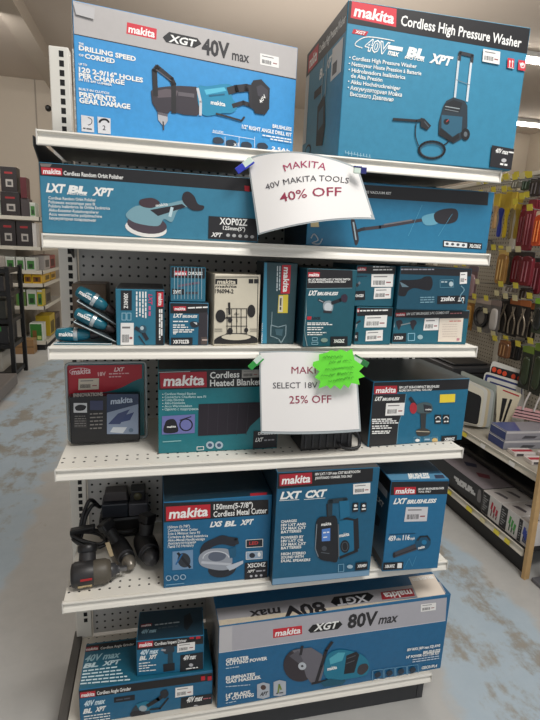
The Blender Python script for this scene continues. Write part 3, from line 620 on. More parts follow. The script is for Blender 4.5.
# brushless grinder carton
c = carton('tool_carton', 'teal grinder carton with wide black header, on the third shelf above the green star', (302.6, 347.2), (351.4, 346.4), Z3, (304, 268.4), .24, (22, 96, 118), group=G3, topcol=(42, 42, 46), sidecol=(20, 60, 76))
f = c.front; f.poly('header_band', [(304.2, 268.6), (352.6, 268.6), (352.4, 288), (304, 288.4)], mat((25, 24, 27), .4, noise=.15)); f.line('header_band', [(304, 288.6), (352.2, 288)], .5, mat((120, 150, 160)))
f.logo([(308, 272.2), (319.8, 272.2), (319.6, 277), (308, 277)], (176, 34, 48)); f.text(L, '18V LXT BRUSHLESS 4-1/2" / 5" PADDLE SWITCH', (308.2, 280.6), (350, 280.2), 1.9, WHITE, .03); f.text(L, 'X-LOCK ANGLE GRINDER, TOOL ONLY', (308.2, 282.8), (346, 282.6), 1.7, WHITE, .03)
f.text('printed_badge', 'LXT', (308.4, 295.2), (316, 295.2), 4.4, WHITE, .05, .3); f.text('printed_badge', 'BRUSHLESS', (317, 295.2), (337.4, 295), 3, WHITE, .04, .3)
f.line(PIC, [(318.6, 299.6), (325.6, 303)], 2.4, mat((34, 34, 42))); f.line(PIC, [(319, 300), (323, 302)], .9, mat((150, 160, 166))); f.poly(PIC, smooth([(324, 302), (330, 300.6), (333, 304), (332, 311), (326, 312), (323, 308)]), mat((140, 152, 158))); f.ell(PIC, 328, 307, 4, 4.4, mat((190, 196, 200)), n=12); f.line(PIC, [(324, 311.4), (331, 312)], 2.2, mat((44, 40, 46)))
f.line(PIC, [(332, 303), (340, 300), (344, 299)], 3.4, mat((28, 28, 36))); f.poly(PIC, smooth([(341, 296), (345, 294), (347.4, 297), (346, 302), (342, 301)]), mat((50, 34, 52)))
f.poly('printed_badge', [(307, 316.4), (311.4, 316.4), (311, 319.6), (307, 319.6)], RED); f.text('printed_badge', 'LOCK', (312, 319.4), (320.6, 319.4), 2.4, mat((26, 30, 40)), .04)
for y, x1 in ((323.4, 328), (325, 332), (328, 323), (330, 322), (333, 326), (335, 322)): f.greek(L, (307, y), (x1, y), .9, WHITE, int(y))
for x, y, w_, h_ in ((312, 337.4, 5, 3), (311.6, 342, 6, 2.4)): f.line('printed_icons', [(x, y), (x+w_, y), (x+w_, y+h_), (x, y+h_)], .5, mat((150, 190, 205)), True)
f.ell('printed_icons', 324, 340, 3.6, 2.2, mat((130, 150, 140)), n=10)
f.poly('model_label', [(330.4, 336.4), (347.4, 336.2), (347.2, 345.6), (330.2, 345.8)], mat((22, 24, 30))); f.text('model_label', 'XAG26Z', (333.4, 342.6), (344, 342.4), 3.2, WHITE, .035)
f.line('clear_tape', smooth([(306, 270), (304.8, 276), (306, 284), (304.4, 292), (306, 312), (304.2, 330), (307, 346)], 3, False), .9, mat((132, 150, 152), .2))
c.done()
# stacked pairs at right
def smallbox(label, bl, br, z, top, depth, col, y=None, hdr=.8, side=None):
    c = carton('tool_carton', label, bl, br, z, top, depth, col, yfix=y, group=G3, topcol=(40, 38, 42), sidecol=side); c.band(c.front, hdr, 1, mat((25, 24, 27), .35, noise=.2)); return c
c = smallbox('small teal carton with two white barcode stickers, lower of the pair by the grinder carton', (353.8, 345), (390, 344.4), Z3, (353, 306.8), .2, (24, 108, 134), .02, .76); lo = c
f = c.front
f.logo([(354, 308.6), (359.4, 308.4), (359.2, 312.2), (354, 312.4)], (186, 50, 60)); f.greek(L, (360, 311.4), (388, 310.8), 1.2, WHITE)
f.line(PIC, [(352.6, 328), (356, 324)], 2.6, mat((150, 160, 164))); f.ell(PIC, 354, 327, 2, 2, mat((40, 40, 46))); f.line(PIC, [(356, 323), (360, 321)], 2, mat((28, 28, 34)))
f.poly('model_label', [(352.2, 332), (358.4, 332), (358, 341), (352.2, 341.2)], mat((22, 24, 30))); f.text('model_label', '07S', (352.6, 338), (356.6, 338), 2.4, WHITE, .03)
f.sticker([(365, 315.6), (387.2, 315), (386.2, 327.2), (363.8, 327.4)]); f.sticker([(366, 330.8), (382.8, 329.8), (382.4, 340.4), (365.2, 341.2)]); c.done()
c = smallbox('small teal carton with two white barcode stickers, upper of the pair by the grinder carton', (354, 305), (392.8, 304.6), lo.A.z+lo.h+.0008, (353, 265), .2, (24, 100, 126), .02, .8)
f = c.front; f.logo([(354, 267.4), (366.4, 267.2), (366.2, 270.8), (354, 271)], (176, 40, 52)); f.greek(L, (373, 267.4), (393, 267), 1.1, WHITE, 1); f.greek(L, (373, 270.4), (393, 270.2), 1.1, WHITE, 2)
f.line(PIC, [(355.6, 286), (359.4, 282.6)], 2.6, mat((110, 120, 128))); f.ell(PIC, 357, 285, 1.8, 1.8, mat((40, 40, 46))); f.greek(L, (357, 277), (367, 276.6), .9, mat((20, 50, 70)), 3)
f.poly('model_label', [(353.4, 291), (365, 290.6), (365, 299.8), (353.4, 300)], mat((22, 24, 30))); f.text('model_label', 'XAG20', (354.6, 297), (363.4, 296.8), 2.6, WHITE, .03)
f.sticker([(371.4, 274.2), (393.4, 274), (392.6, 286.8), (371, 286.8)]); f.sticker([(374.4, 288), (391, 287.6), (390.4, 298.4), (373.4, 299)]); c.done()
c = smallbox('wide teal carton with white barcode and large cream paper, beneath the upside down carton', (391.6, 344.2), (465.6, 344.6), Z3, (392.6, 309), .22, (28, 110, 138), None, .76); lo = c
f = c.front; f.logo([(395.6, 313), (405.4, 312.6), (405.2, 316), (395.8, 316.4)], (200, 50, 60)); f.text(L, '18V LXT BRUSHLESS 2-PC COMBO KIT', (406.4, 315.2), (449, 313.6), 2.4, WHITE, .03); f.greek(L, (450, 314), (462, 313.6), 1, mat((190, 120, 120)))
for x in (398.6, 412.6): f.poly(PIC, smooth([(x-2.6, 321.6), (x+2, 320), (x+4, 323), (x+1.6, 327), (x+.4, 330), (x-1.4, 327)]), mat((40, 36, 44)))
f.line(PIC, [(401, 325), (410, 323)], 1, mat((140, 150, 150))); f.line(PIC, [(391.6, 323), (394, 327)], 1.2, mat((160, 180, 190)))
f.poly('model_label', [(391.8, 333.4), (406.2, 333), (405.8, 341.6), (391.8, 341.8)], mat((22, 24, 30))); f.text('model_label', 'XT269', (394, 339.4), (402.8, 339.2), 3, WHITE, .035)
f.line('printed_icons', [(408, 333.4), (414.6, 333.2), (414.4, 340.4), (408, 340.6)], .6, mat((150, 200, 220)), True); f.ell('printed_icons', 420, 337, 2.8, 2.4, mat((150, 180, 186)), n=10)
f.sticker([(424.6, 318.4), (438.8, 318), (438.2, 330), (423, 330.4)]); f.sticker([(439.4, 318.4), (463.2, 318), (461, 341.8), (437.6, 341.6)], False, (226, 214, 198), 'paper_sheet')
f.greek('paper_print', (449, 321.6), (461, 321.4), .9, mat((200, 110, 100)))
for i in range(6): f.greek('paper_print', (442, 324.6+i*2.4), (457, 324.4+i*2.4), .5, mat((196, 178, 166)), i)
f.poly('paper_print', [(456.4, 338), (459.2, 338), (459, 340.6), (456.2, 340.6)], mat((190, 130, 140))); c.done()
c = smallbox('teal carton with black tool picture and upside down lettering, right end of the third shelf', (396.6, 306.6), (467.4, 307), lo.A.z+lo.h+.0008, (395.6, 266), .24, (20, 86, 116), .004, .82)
f = c.front; f.greek(L, (400, 270), (434, 270), 1.1, mat((140, 140, 150)), 4)
f.poly(PIC, smooth([(397, 283), (402, 280), (410, 280), (420, 279), (425, 276.6), (431, 277), (432.6, 284), (430, 290), (423, 289.6), (414, 288), (408, 291), (405, 296), (398, 295), (396.4, 289)]), mat((20, 20, 27))); f.poly(PIC, [(397, 281.6), (405, 284.4), (409, 287), (402, 287)], mat((96, 120, 132)))
f.line('printed_icons', [(440, 280), (453, 279.6), (453.6, 287.4), (440, 287.4)], .5, mat((90, 140, 160)), True); f.greek('printed_icons', (441, 282.6), (447, 282.6), 1.2, mat((170, 190, 196))); f.ell('printed_icons', 451, 284, 2.2, 2.6, mat((170, 190, 196)), n=10)
f.poly('model_label', [(437.4, 296), (465.2, 295.4), (465.2, 303.6), (437, 304)], mat((20, 20, 26))); f.text('model_label', 'XRJ05Z', (455, 297.4), (440.6, 297.8), 3.2, WHITE, .035); f.text('model_label', 'LXT', (464, 297.4), (458, 297.6), 3.6, WHITE, .04)
for i in range(3): f.greek(L, (420, 298+i*2.4), (434, 297.6+i*2.4), .9, mat((120, 160, 176)), i)
f.sticker([(460, 272.4), (467, 272), (466.6, 283.6), (459.4, 284)]); f.line('clear_tape', smooth([(461, 286), (464, 290), (460, 296), (463, 303)], 3, False), 1, mat((130, 170, 186), .15)); c.done()

# ------------------------------------------------------------------ fourth shelf
Z4 = SH[3]
# clear clamshell with a red card
A = on(67, 446, 2, Z4); B = on(148.4, 441, 2, Z4); u = (B-A).normalized(); n = Vector((-u.y, u.x, 0)); zt = on(66, 364, 1, A.y).z; w_ = (B-A).length; h_ = zt-Z4
t = thing('clamshell_pack', 'clear plastic clamshell holding a red and teal card and black battery kit', 'blister pack', A)
zz = Vector((0, 0, 1))
mb = MB(); mb.obox(A+u*.01+zz*.008+n*.03, u*(w_-.02), n*.0015, zz*(h_-.018), mat((22, 104, 112), .4)); cardo = mb.build('printed_card', t)
f = Face(cardo, A+n*.03, u, zz)
f.poly('red_panel', [(67, 365.6), (142, 364.4)] + smooth([(142, 378), (134, 381), (120, 388), (104, 392), (86, 392.6), (74, 393)], 4, False) + [(72, 400), (67.6, 400)], mat((176, 30, 46), .4))
f.text(L, 'makita', (71.6, 374.8), (90.6, 373.2), 5.4, mat((238, 214, 216)), .02, .15); f.line(L, circ(80.6, 371.6, 11, 3.6, 20, 150, 330), .6, mat((228, 190, 194)))
f.text(L, 'LXT', (114, 371.4), (123.4, 371), 3.6, mat((238, 210, 212)), .04, .3); f.greek(L, (109, 374.4), (129, 373.8), 1.2, mat((226, 180, 184))); f.greek(L, (109, 377.4), (122, 377), 1.2, mat((226, 180, 184)), 2); f.text(L, '18V', (98, 376), (106, 375.4), 3.6, mat((230, 190, 190)), .03)
f.done(); f = Face(t, A+n*.027, u, zz); f.sticker([(78.6, 378.8), (99, 378.2), (98.8, 389.2), (78.2, 390)], True, (206, 196, 178))
mb = MB(); a0 = f.uv((72, 439.6)); b0 = f.uv((139.4, 391)); O = A+u*a0.x+zz*a0.y+n*-.012
mb.obox(O, u*(b0.x-a0.x), n*.038, zz*(b0.y-a0.y), mat((26, 27, 30), .3), .004); kit = mb.build('battery_kit', t)
f = Face(kit, A-n*.0125, u, zz); q = lambda x0, y0, x1, y1: [(x0, y0), (x1, y0), (x1, y1), (x0, y1)]
f.text(L, 'INNOVATIONS', (73.4, 397), (103, 395.6), 3.4, mat((150, 146, 140)), .04)
f.poly('printed_panel', q(73.6, 403, 87, 412.6), mat((196, 198, 200))); f.poly('printed_panel', smooth([(75, 407), (80, 404.6), (86, 406), (84, 410), (77, 410.6)]), mat((30, 30, 34))); f.poly('printed_panel', q(90, 400.6, 103, 410), mat((56, 62, 92))); f.poly('printed_panel', q(74, 419, 87, 428), mat((52, 50, 50)))
for i in range(5): f.greek('printed_panel', (90, 414.6+i*3.6), (102.6, 414+i*3.6), 1.4, mat((130, 126, 122)), i); f.greek('printed_panel', (74.6, 416.6+i*2.4), (86, 416.4+i*2.4), .9, mat((120, 118, 116)), i+9)
f.poly('window_box', q(106.8, 394, 138.4, 434), mat((42, 58, 86), .2)); f.poly('window_box', [(107, 412.6), (138.2, 404), (138.2, 433.8), (107, 433.8)], mat((132, 146, 168), .25)); f.text('window_box', 'makita', (110.6, 404), (132.6, 402), 5.4, mat((170, 184, 200)), .03, .15)
f.poly('window_box', [(108, 424), (118, 413.4), (130, 409), (120, 424)], mat((58, 70, 108), .2)); f.poly('window_box', [(121, 422), (126, 414.6), (134, 412), (130, 420)], mat((54, 68, 110), .2)); f.poly('window_box', [(110, 432), (113, 427), (127, 427), (123, 433)], mat((200, 206, 212), .2)); f.ell('window_box', 131, 430, 2.4, 2.2, mat((90, 110, 130)), n=10)
f.done()
mb = MB(); rr = []
for cx, cz, a0 in ((w_-.016, h_-.016, 0), (.016, h_-.016, 90), (.016, .016, 180), (w_-.016, .016, 270)):
    for k in range(6): a = math.radians(a0+k*18); rr.append(A+u*(cx+.012*math.cos(a))+zz*(cz+.012*math.sin(a))+n*.024)
rr.append(rr[0]); mb.tube(rr, .004, mat((186, 196, 198), .1, trans=.4), 8, False); mb.build('clear_rim', t)

# heated blanket carton
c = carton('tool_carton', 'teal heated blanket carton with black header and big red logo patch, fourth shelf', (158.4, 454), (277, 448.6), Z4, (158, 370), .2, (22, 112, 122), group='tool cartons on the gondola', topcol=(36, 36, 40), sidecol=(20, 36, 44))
f = c.front; f.poly('header_band', [(158.6, 370.4), (276.4, 367.4), (276.4, 386), (159, 389.8)], mat((25, 24, 27), .4, noise=.1)); f.line('header_band', [(158.8, 372.4), (190, 371.4)], .8, mat((150, 160, 160)))
f.logo([(160, 373), (206.6, 371.6), (206.8, 387), (160.6, 388.4)], (160, 28, 44))
f.text(L, 'Cordless', (210, 378.4), (239.4, 377.2), 6.2, WHITE, .022); f.text(L, 'Heated Blanket', (210, 386.2), (261, 384.6), 6.2, WHITE, .022)
for i, x1 in enumerate((196, 206, 184, 185, 192, 199)):
    f.text(L, ('Cordless Heated Blanket', 'Couverture Chauffante sans Fil', 'Cobija Eléctrica', 'Akku-Heizdecke', 'Accu Warmtedeken', 'Одеяло с подогревом')[i], (164.6, 395+i*3.05), (x1, 394.6+i*3.05), 2.3, mat((190, 216, 216)), .012); f.ell(L, 162.8, 394.2+i*3.05, .5, .5, WHITE, n=6)
f.poly(PIC, [(198.6, 404), (261, 402), (261, 416), (250, 426), (246, 433.4), (198, 435.8)], mat((34, 28, 38), .7))
for i in range(1, 6): f.line(PIC, [(198.4+i*10, 403.8), (198+i*9.6, 434.8)], .5, mat((46, 40, 50)))
f.poly('printed_photo', [(162, 416), (195, 414), (194.6, 432.8), (161.8, 434.4)], mat((108, 112, 168))); f.poly('printed_photo', smooth([(164, 432.4), (165, 423), (168, 419.6), (174, 419), (177, 424), (177.4, 431.8)]), mat((24, 22, 30))); f.text('printed_photo', 'makita', (167, 427.6), (176, 427), 1.8, WHITE, .03); f.line('printed_photo', circ(186, 424.6, 6.2, 5.8, 20), 1.2, mat((26, 24, 34)), True); f.line('printed_photo', [(180, 420), (191, 416.4)], 1, mat((26, 24, 34)))
f.line(L, [(163, 441.6), (181, 440.4)], .8, mat((150, 196, 196)))
f.line('printed_icons', [(197, 446.6), (203.6, 446.2), (203.6, 449.4), (197, 449.8)], .6, WHITE, True)
for x in (210, 219): f.ell('printed_icons', x, 444.8, 4, 3.8, mat((168, 186, 196)), n=14); f.ell('printed_icons', x, 444.8, 2.2, 2, mat((60, 80, 110)), n=10)
f.poly('model_label', [(253.4, 431), (276.8, 429.6), (276.8, 447), (252.8, 448.4)], mat((24, 26, 32))); f.text('model_label', 'DCB200A', (258, 434.6), (275, 433.8), 2.6, WHITE, .03); f.text('model_label', 'LXT', (255, 441.4), (262, 441), 3.6, WHITE, .04, .3); f.greek('model_label', (264, 440.6), (274, 440), 1.4, mat((150, 150, 156)))
f.sticker([(241.8, 369.4), (259, 369), (258.8, 377), (241.6, 377.6)], True, (170, 166, 160)); c.done()

# black charger with ribbed sides and cable, half hidden behind the lower sign
P0 = on(300, 451, 2, Z4+.0012); P1 = on(352, 448, 2, Z4+.0012)
t = thing('battery_charger', 'black ribbed battery charger with coiled cable, below the white 25 percent sign', 'charger', P0)
mb = MB(); u = (P1-P0).normalized(); n = Vector((-u.y, u.x, 0)); w_ = (P1-P0).length; K = mat((24, 24, 26), .32)
mb.prism([(0, .004), (.004, 0), (w_-.004, 0), (w_, .006), (w_-.004, .07), (w_-.02, .085), (.02, .085), (.002, .06)], P0, u, zz, n*.11, K, .003); mb.build('charger_body', t)
for i in range(7):
    mb = MB(); x = .012+i*(w_-.03)/6; mb.obox(P0+u*x+zz*.008-n*.004, u*.007, n*.006, zz*.07, mat((44, 44, 47), .25), .0015); mb.build('cooling_rib', t)
mb = MB(); mb.tube(smooth([tuple(P1+u*(-.01)+zz*.06+n*.02), tuple(P1+u*.012+zz*.05-n*.0), tuple(P1+u*.02+zz*.02-n*.008), tuple(P1+u*.008+zz*.008-n*.018), tuple(P1-u*.03+zz*.008-n*.018), tuple(P1-u*.05+zz*.02-n*.01)], 4, False), .005, K, 8); mb.build('cable', t)

# driver carton
c = carton('tool_carton', 'teal and black drywall driver carton with yellow price sticker, right end of the fourth shelf', (367.6, 447.2), (461.6, 440), Z4, (371, 382), .29, (22, 102, 134), group='tool cartons on the gondola', topcol=(46, 58, 62), sidecol=(34, 34, 38))
f = c.front; c.band(f, .83, 1, mat((25, 24, 27), .4, noise=.15)); f.logo([(374.4, 386.2), (397.2, 385.6), (397, 393.6), (374.2, 394.2)], (176, 34, 46))
f.text(L, '18V LXT SUB-COMPACT BRUSHLESS', (399, 388.6), (439, 387.4), 2.3, WHITE, .03); f.text(L, 'RECIPRO SAW / DRYWALL TOOL ONLY', (399, 391.6), (432, 390.4), 1.9, WHITE, .03)
f.poly('black_panel', [(371, 394.6), (406, 393.8), (404.8, 404), (398.6, 424), (396.6, 445), (368.8, 446.8)], mat((34, 34, 37), .4)); f.line('black_panel', [(406, 394), (404.6, 404.6), (398.4, 424), (396.6, 444)], .6, mat((110, 150, 166)))
f.text('printed_badge', 'LXT', (374.6, 400.6), (381, 400.4), 3.6, WHITE, .05, .3); f.text('printed_badge', 'BRUSHLESS', (382, 400.6), (398.6, 400), 2.6, WHITE, .04, .3)
for y, x1 in ((420, 393), (421.8, 396), (423.8, 398), (426.8, 388), (428.8, 392), (432, 390), (433.8, 389)): f.greek(L, (371.8, y), (x1, y-.5), 1.1, WHITE, int(y))
f.sticker([(386, 403.2), (404.6, 402.6), (403.6, 415), (385, 415.6)]); f.sticker([(439.6, 394.4), (455, 393.8), (454.6, 402), (439.4, 402.6)], False, (232, 206, 58), 'yellow_price_sticker')
f.line(PIC, [(410, 398), (415.4, 405.4)], 3.4, mat((36, 36, 44))); f.poly(PIC, smooth([(416, 405), (424, 402), (431, 404), (432, 411), (424, 414), (417, 412)]), mat((70, 88, 92))); f.poly(PIC, [(423, 404), (431, 406), (431, 412), (424, 412)], mat((40, 42, 50))); f.ell(PIC, 413, 408, 3.6, 5.6, mat((168, 40, 52)))
f.poly(PIC, [(420, 413), (426, 413), (425, 430), (420.6, 430)], mat((48, 52, 54))); f.poly(PIC, smooth([(416, 430), (424, 428), (430, 431), (428, 435), (418, 435.4)]), mat((58, 56, 52))); f.line(PIC, [(416, 431), (429, 431.6)], .8, mat((180, 170, 150))); f.text(PIC, 'makita', (425, 410), (431, 410), 1.6, WHITE, .03)
for x in (434.4, 442.4): f.poly('printed_icons', q(x, 414.4, x+6.6, 423.4), mat((26, 28, 32))); f.line('printed_icons', circ(x+3.3, 418.6, 2.2, 2.2, 8, 180, 360), .9, WHITE); f.greek('printed_icons', (x+1, 422), (x+5.6, 421.8), 1.2, WHITE)
for x in (413.6, 423.6, 431): f.line('printed_icons', q(x, 436.8, x+6, 443.6), .4, mat((120, 170, 190)), True)
f.ell('printed_icons', 417, 440, 2.4, 1.6, WHITE, n=8); f.ell('printed_icons', 434.4, 440, 3, 2.4, mat((210, 180, 120)), n=10); f.greek('printed_icons', (424, 440), (429, 440), 1.6, mat((160, 190, 210)))
f.poly('model_label', [(441, 435.8), (456.6, 434.8), (455.8, 442.6), (440.6, 443.6)], mat((22, 24, 30))); f.text('model_label', 'XSF05Z', (443.6, 440.6), (454, 440), 2.8, WHITE, .035)
c.done()
# ------------------------------------------------------------------ fifth shelf
Z5 = SH[4]+.0006; G5 = 'tool cartons on the gondola'
c = carton('tool_carton', 'teal metal cutter carton with wide black header beside the loose black tools, fifth shelf', (163.6, 588), (268.4, 578.6), SH[4], (163.6, 502.6), .22, yfix=.012, col=(22, 97, 137), group=G5, topcol=(26, 52, 66), sidecol=(28, 36, 44))
f = c.front; f.poly('header_band', [(163.4, 503), (268.4, 499.6), (268.4, 514.2), (163.6, 522.4)], mat((25, 24, 27), .4, noise=.15))
f.logo([(166, 506.8), (210.4, 504.2), (210.4, 517.6), (166.2, 521)], (186, 34, 48)); f.text(L, '150mm(5-7/8")', (213.6, 509.6), (252.7, 507.2), 5.2, WHITE, .02); f.text(L, 'Cordless Metal Cutter', (213.3, 517), (267, 512.8), 5.4, WHITE, .02)
for t_, a, b in (('LXS', (209.9, 527), (221, 526)), ('BL', (224.4, 526.4), (236, 525.4)), ('XPT', (240, 525), (252, 524))): f.text('printed_badge', t_, a, b, 4.8, WHITE, .05, .3)
for i, t_ in enumerate(('150mm (5-7/8")', 'Cordless Metal Cutter', 'Scie à Métaux Sans Fil', 'Cortadora de Metal Inalámbrica', 'Akku-Metall-Handkreissäge', 'Аккумуляторная', 'Пила По Металлу')):
    f.text(L, t_, (167.8, 528.4+i*3.25), (167.8+(22, 30, 32, 40, 37, 28, 26)[i], 527+i*3.2), 2.5, WHITE, .012)
f.poly('printed_photo', [(172.4, 551.4), (193, 549.4), (193, 568.4), (172.4, 570)], mat((112, 144, 176))); f.ell('printed_photo', 184, 560, 6.4, 7.4, mat((46, 52, 60)), -20); f.line('printed_photo', [(178, 553), (190, 567)], 2.4, mat((28, 32, 40))); f.line('printed_photo', [(176, 564), (182, 554)], 1.4, mat((26, 96, 150)))
f.poly(PIC, smooth([(200, 550), (204, 543), (214, 538), (222, 535), (230, 537), (236, 541), (234, 546), (222, 544), (212, 547), (206, 553), (201, 556)]), mat((36, 40, 50)))
f.ell(PIC, 222, 569, 14, 8, mat((34, 38, 46)), -8); f.poly(PIC, smooth([(199, 556), (206, 550), (216, 548), (228, 549), (232, 556), (231, 567), (222, 570), (208, 568), (200, 564)]), mat((150, 156, 166)))
f.ell(PIC, 217, 556, 9, 5, mat((92, 100, 116)), -5); f.line(PIC, circ(216, 558, 13, 7, 18, 180, 350), 1, mat((206, 210, 216))); f.line(PIC, [(202, 562), (230, 564)], 2.4, mat((188, 192, 200)))
f.poly(PIC, [(228, 549), (236, 546), (236, 556), (230, 558)], mat((30, 88, 120))); f.line(PIC, [(228, 538), (236, 539), (237, 543)], 3.4, mat((40, 44, 52))); f.poly(PIC, [(226, 566), (243, 560), (243, 563), (230, 571)], mat((186, 194, 204))); f.line(PIC, [(226, 573), (233, 570)], 2.4, mat((40, 44, 52)))
for (x0, y0, x1, y1), cc in (((246, 538.6, 262.6, 546.8), (30, 34, 42)), ((246, 550.6, 262, 558.6), (150, 170, 190))):
    f.poly('printed_photo', [(x0, y0+1), (x1, y0), (x1, y1-.6), (x0, y1+.4)], mat(cc)); f.line('printed_photo', [(x0, y0+1), (x1, y0), (x1, y1-.6), (x0, y1+.4)], .5, WHITE, True)
f.text('printed_photo', 'LED', (249, 544.4), (258, 543.8), 3, mat((190, 60, 60)), .03); f.ell('printed_photo', 252, 555, 3, 2.6, mat((40, 44, 54)), n=10); f.ell('printed_photo', 259, 554, 1.6, 2.4, WHITE, n=8)
f.poly('model_label', [(244.8, 562.4), (267.4, 560.6), (267, 577.4), (244.4, 579.4)], mat((30, 31, 37))); f.text('model_label', 'XSC04Z', (247, 567.4), (265.4, 565.8), 4, WHITE, .025)
f.text('model_label', 'XPT', (247, 572.2), (254, 571.6), 2.4, WHITE, .03, .3); f.greek('model_label', (256, 571.4), (265, 570.6), 1.6, mat((170, 170, 176)))
for i in range(3): f.ell('model_label', 251+i*5, 575.6-i*.4, 1.4, 1.2, mat((180, 180, 186)), n=8)
for x in (168.6, 176, 183): f.line('printed_icons', circ(x, 577.6-(x-168)*.08, 2.5, 2.4, 12), .8, mat((170, 196, 214)), True)
f.line(L, [(166, 584.4), (184, 582.6)], .6, mat((140, 180, 204)))
c.top.poly('brand_patch', [(250, 493.4), (267, 492.4), (267.6, 496), (250.6, 497)], mat((170, 40, 52)))
for i in range(4): c.top.greek(L, (172+i*4, 497-i*6), (246, 491-i*6), 1.3, mat((60, 76, 88)), i)
c.done()

c = carton('tool_carton', 'large teal jobsite radio carton in the middle of the fifth shelf', (271.8, 586), (369.4, 576), SH[4], (276, 473), .26, (22, 90, 122), group=G5, topcol=(30, 32, 38), sidecol=(26, 52, 66))
f = c.front; f.poly('header_band', [(276, 470), (373.6, 464.6), (372.4, 481.4), (275, 489)], mat((25, 24, 27), .4, noise=.15)); f.poly('bottom_reflection', [(271, 579), (369.8, 570), (369.6, 575.2), (271, 585)], mat((120, 156, 184), .3))  # pale foot strip is a reflection put into the carton's colour
f.logo([(279.6, 474.6), (312, 472.4), (312, 483.6), (279.6, 486.2)], (168, 34, 48)); f.text(L, '18V LXT / 12V max CXT BLUETOOTH', (315, 475.4), (360, 472.6), 2.4, WHITE, .03); f.text(L, 'JOB SITE RADIO / CHARGER, TOOL ONLY', (315, 479.2), (352, 477), 2.2, WHITE, .03)
f.text('printed_badge', 'LXT', (280, 499), (299.6, 497.8), 6.6, WHITE, .05, .25); f.text('printed_badge', 'CXT', (304.4, 497.8), (325, 496.2), 6.6, WHITE, .05, .25); f.line('printed_badge', [(279.4, 500.6), (299, 499.4)], .5, WHITE); f.line('printed_badge', [(304, 499.4), (325, 497.8)], .5, WHITE)
f.sticker([(353.2, 484), (370.2, 482.6), (370, 493), (353, 494.2)])
for y, blk in ((522.8, ('CHARGES', '18V LXT AND', '12V MAX CXT', 'BATTERIES')), (538.8, ('POWERED BY', '18V LXT OR', '12V MAX CXT', 'BATTERIES')), (555, ('HIGH STEREO', 'SOUND WITH', 'DUAL SPEAKERS'))):
    for i, t_ in enumerate(blk): f.text(L, t_, (281-y*.004+2, y+i*3.45), (281-y*.004+2+len(t_)*2.25, y-1.2+i*3.4), 2.5, WHITE, .03)
D_ = mat((26, 28, 34)); T_ = mat((22, 104, 140))
f.poly(PIC, [(339, 521), (357, 517), (359, 549), (338, 558)], T_); f.poly(PIC, [(353, 519), (358, 517.6), (359, 548), (354, 552)], D_); f.line(PIC, [(344, 518), (357, 520)], 2, D_)
f.line(PIC, [(329.6, 516), (330, 501), (345, 499.4), (346, 516)], 4.6, mat((34, 52, 62))); f.poly(PIC, [(339, 501), (349, 500), (349.6, 516), (340, 519)], T_); f.line(PIC, [(327.6, 519), (326.8, 504)], 1.2, D_)
f.poly(PIC, smooth([(317, 519), (328, 516.4), (337, 519), (338, 558), (330, 561), (318, 557), (315, 540)]), D_); f.poly(PIC, [(321.6, 529), (330, 527.6), (330, 540.4), (321.6, 541)], mat((84, 132, 206))); f.greek(PIC, (323, 533), (329, 532.4), 1.4, WHITE); f.greek(PIC, (323, 537.6), (328, 537), 1.2, WHITE, 3); f.text(PIC, 'makita', (321, 525.6), (331, 524.4), 3, WHITE, .03)
f.line(PIC, [(316.6, 524), (315, 548), (318, 556)], .7, mat((130, 140, 148))); f.ell(PIC, 324, 548, 2.6, 2.6, mat((70, 76, 84)), n=10); f.line(PIC, [(321, 552), (329, 553)], .7, mat((90, 96, 104)))
f.ell(PIC, 344.6, 546, 4.6, 6.4, D_); f.line(PIC, circ(344.6, 546, 3, 4.4, 14), .6, mat((84, 92, 100)), True); f.text(PIC, 'makita', (339, 536.8), (349, 535), 3.4, WHITE, .03); f.line(PIC, [(340, 557), (357, 550)], 2.6, D_); f.line(PIC, [(338, 524), (338.6, 556)], 1, mat((96, 104, 110)))
for x in (352.4, 360.6): f.poly('printed_icons', [(x, 502.6), (x+5.6, 502), (x+5.4, 511), (x-.2, 511.6)], D_); f.ell('printed_icons', x+2.8, 505.2, 1.6, 1.4, WHITE, n=8); f.greek('printed_icons', (x+.8, 509.4), (x+4.8, 509), 1.4, WHITE)
f.line('printed_icons', [(338, 564), (343.4, 563.4), (343.4, 570.6), (338, 571.4)], .5, mat((130, 176, 200)), True); f.ell('printed_icons', 349.6, 566, 3, 2, mat((160, 186, 200)), n=10)
f.poly('model_label', [(355.4, 562), (367.4, 560.8), (367, 568.4), (355, 569.8)], D_); f.text('model_label', 'XRM09', (357, 567), (366, 566), 2.8, WHITE, .035)
c.done()

c = carton('tool_carton', 'teal leaf blower carton with black header at the right end of the fifth shelf', (381.8, 572), (437.6, 568.4), SH[4], (389, 481.4), .2, (27, 104, 146), group=G5, topcol=(24, 70, 98), sidecol=(22, 76, 104))
f = c.front; f.poly('header_band', [(388.6, 481.8), (449.6, 481.2), (448.8, 494), (389.6, 495)], mat((25, 24, 27), .4, noise=.2)); f.logo([(394, 487.2), (416, 486.8), (415.8, 494), (394, 494.8)], (184, 34, 48)); f.text(L, '18V LXT BRUSHLESS BLOWER', (418, 490), (444, 489), 1.9, WHITE, .03); f.text(L, 'TOOL ONLY', (418, 492.6), (431, 492.2), 1.7, WHITE, .03)
f.text('printed_badge', 'LXT', (393.2, 503.8), (405, 503.4), 5, WHITE, .05, .3); f.text('printed_badge', 'BRUSHLESS', (406.6, 503.6), (435.4, 502.4), 3.6, WHITE, .05, .3)
f.sticker([(406, 507), (428, 506.8), (426.6, 521), (404, 521.6)], True, (206, 204, 206))
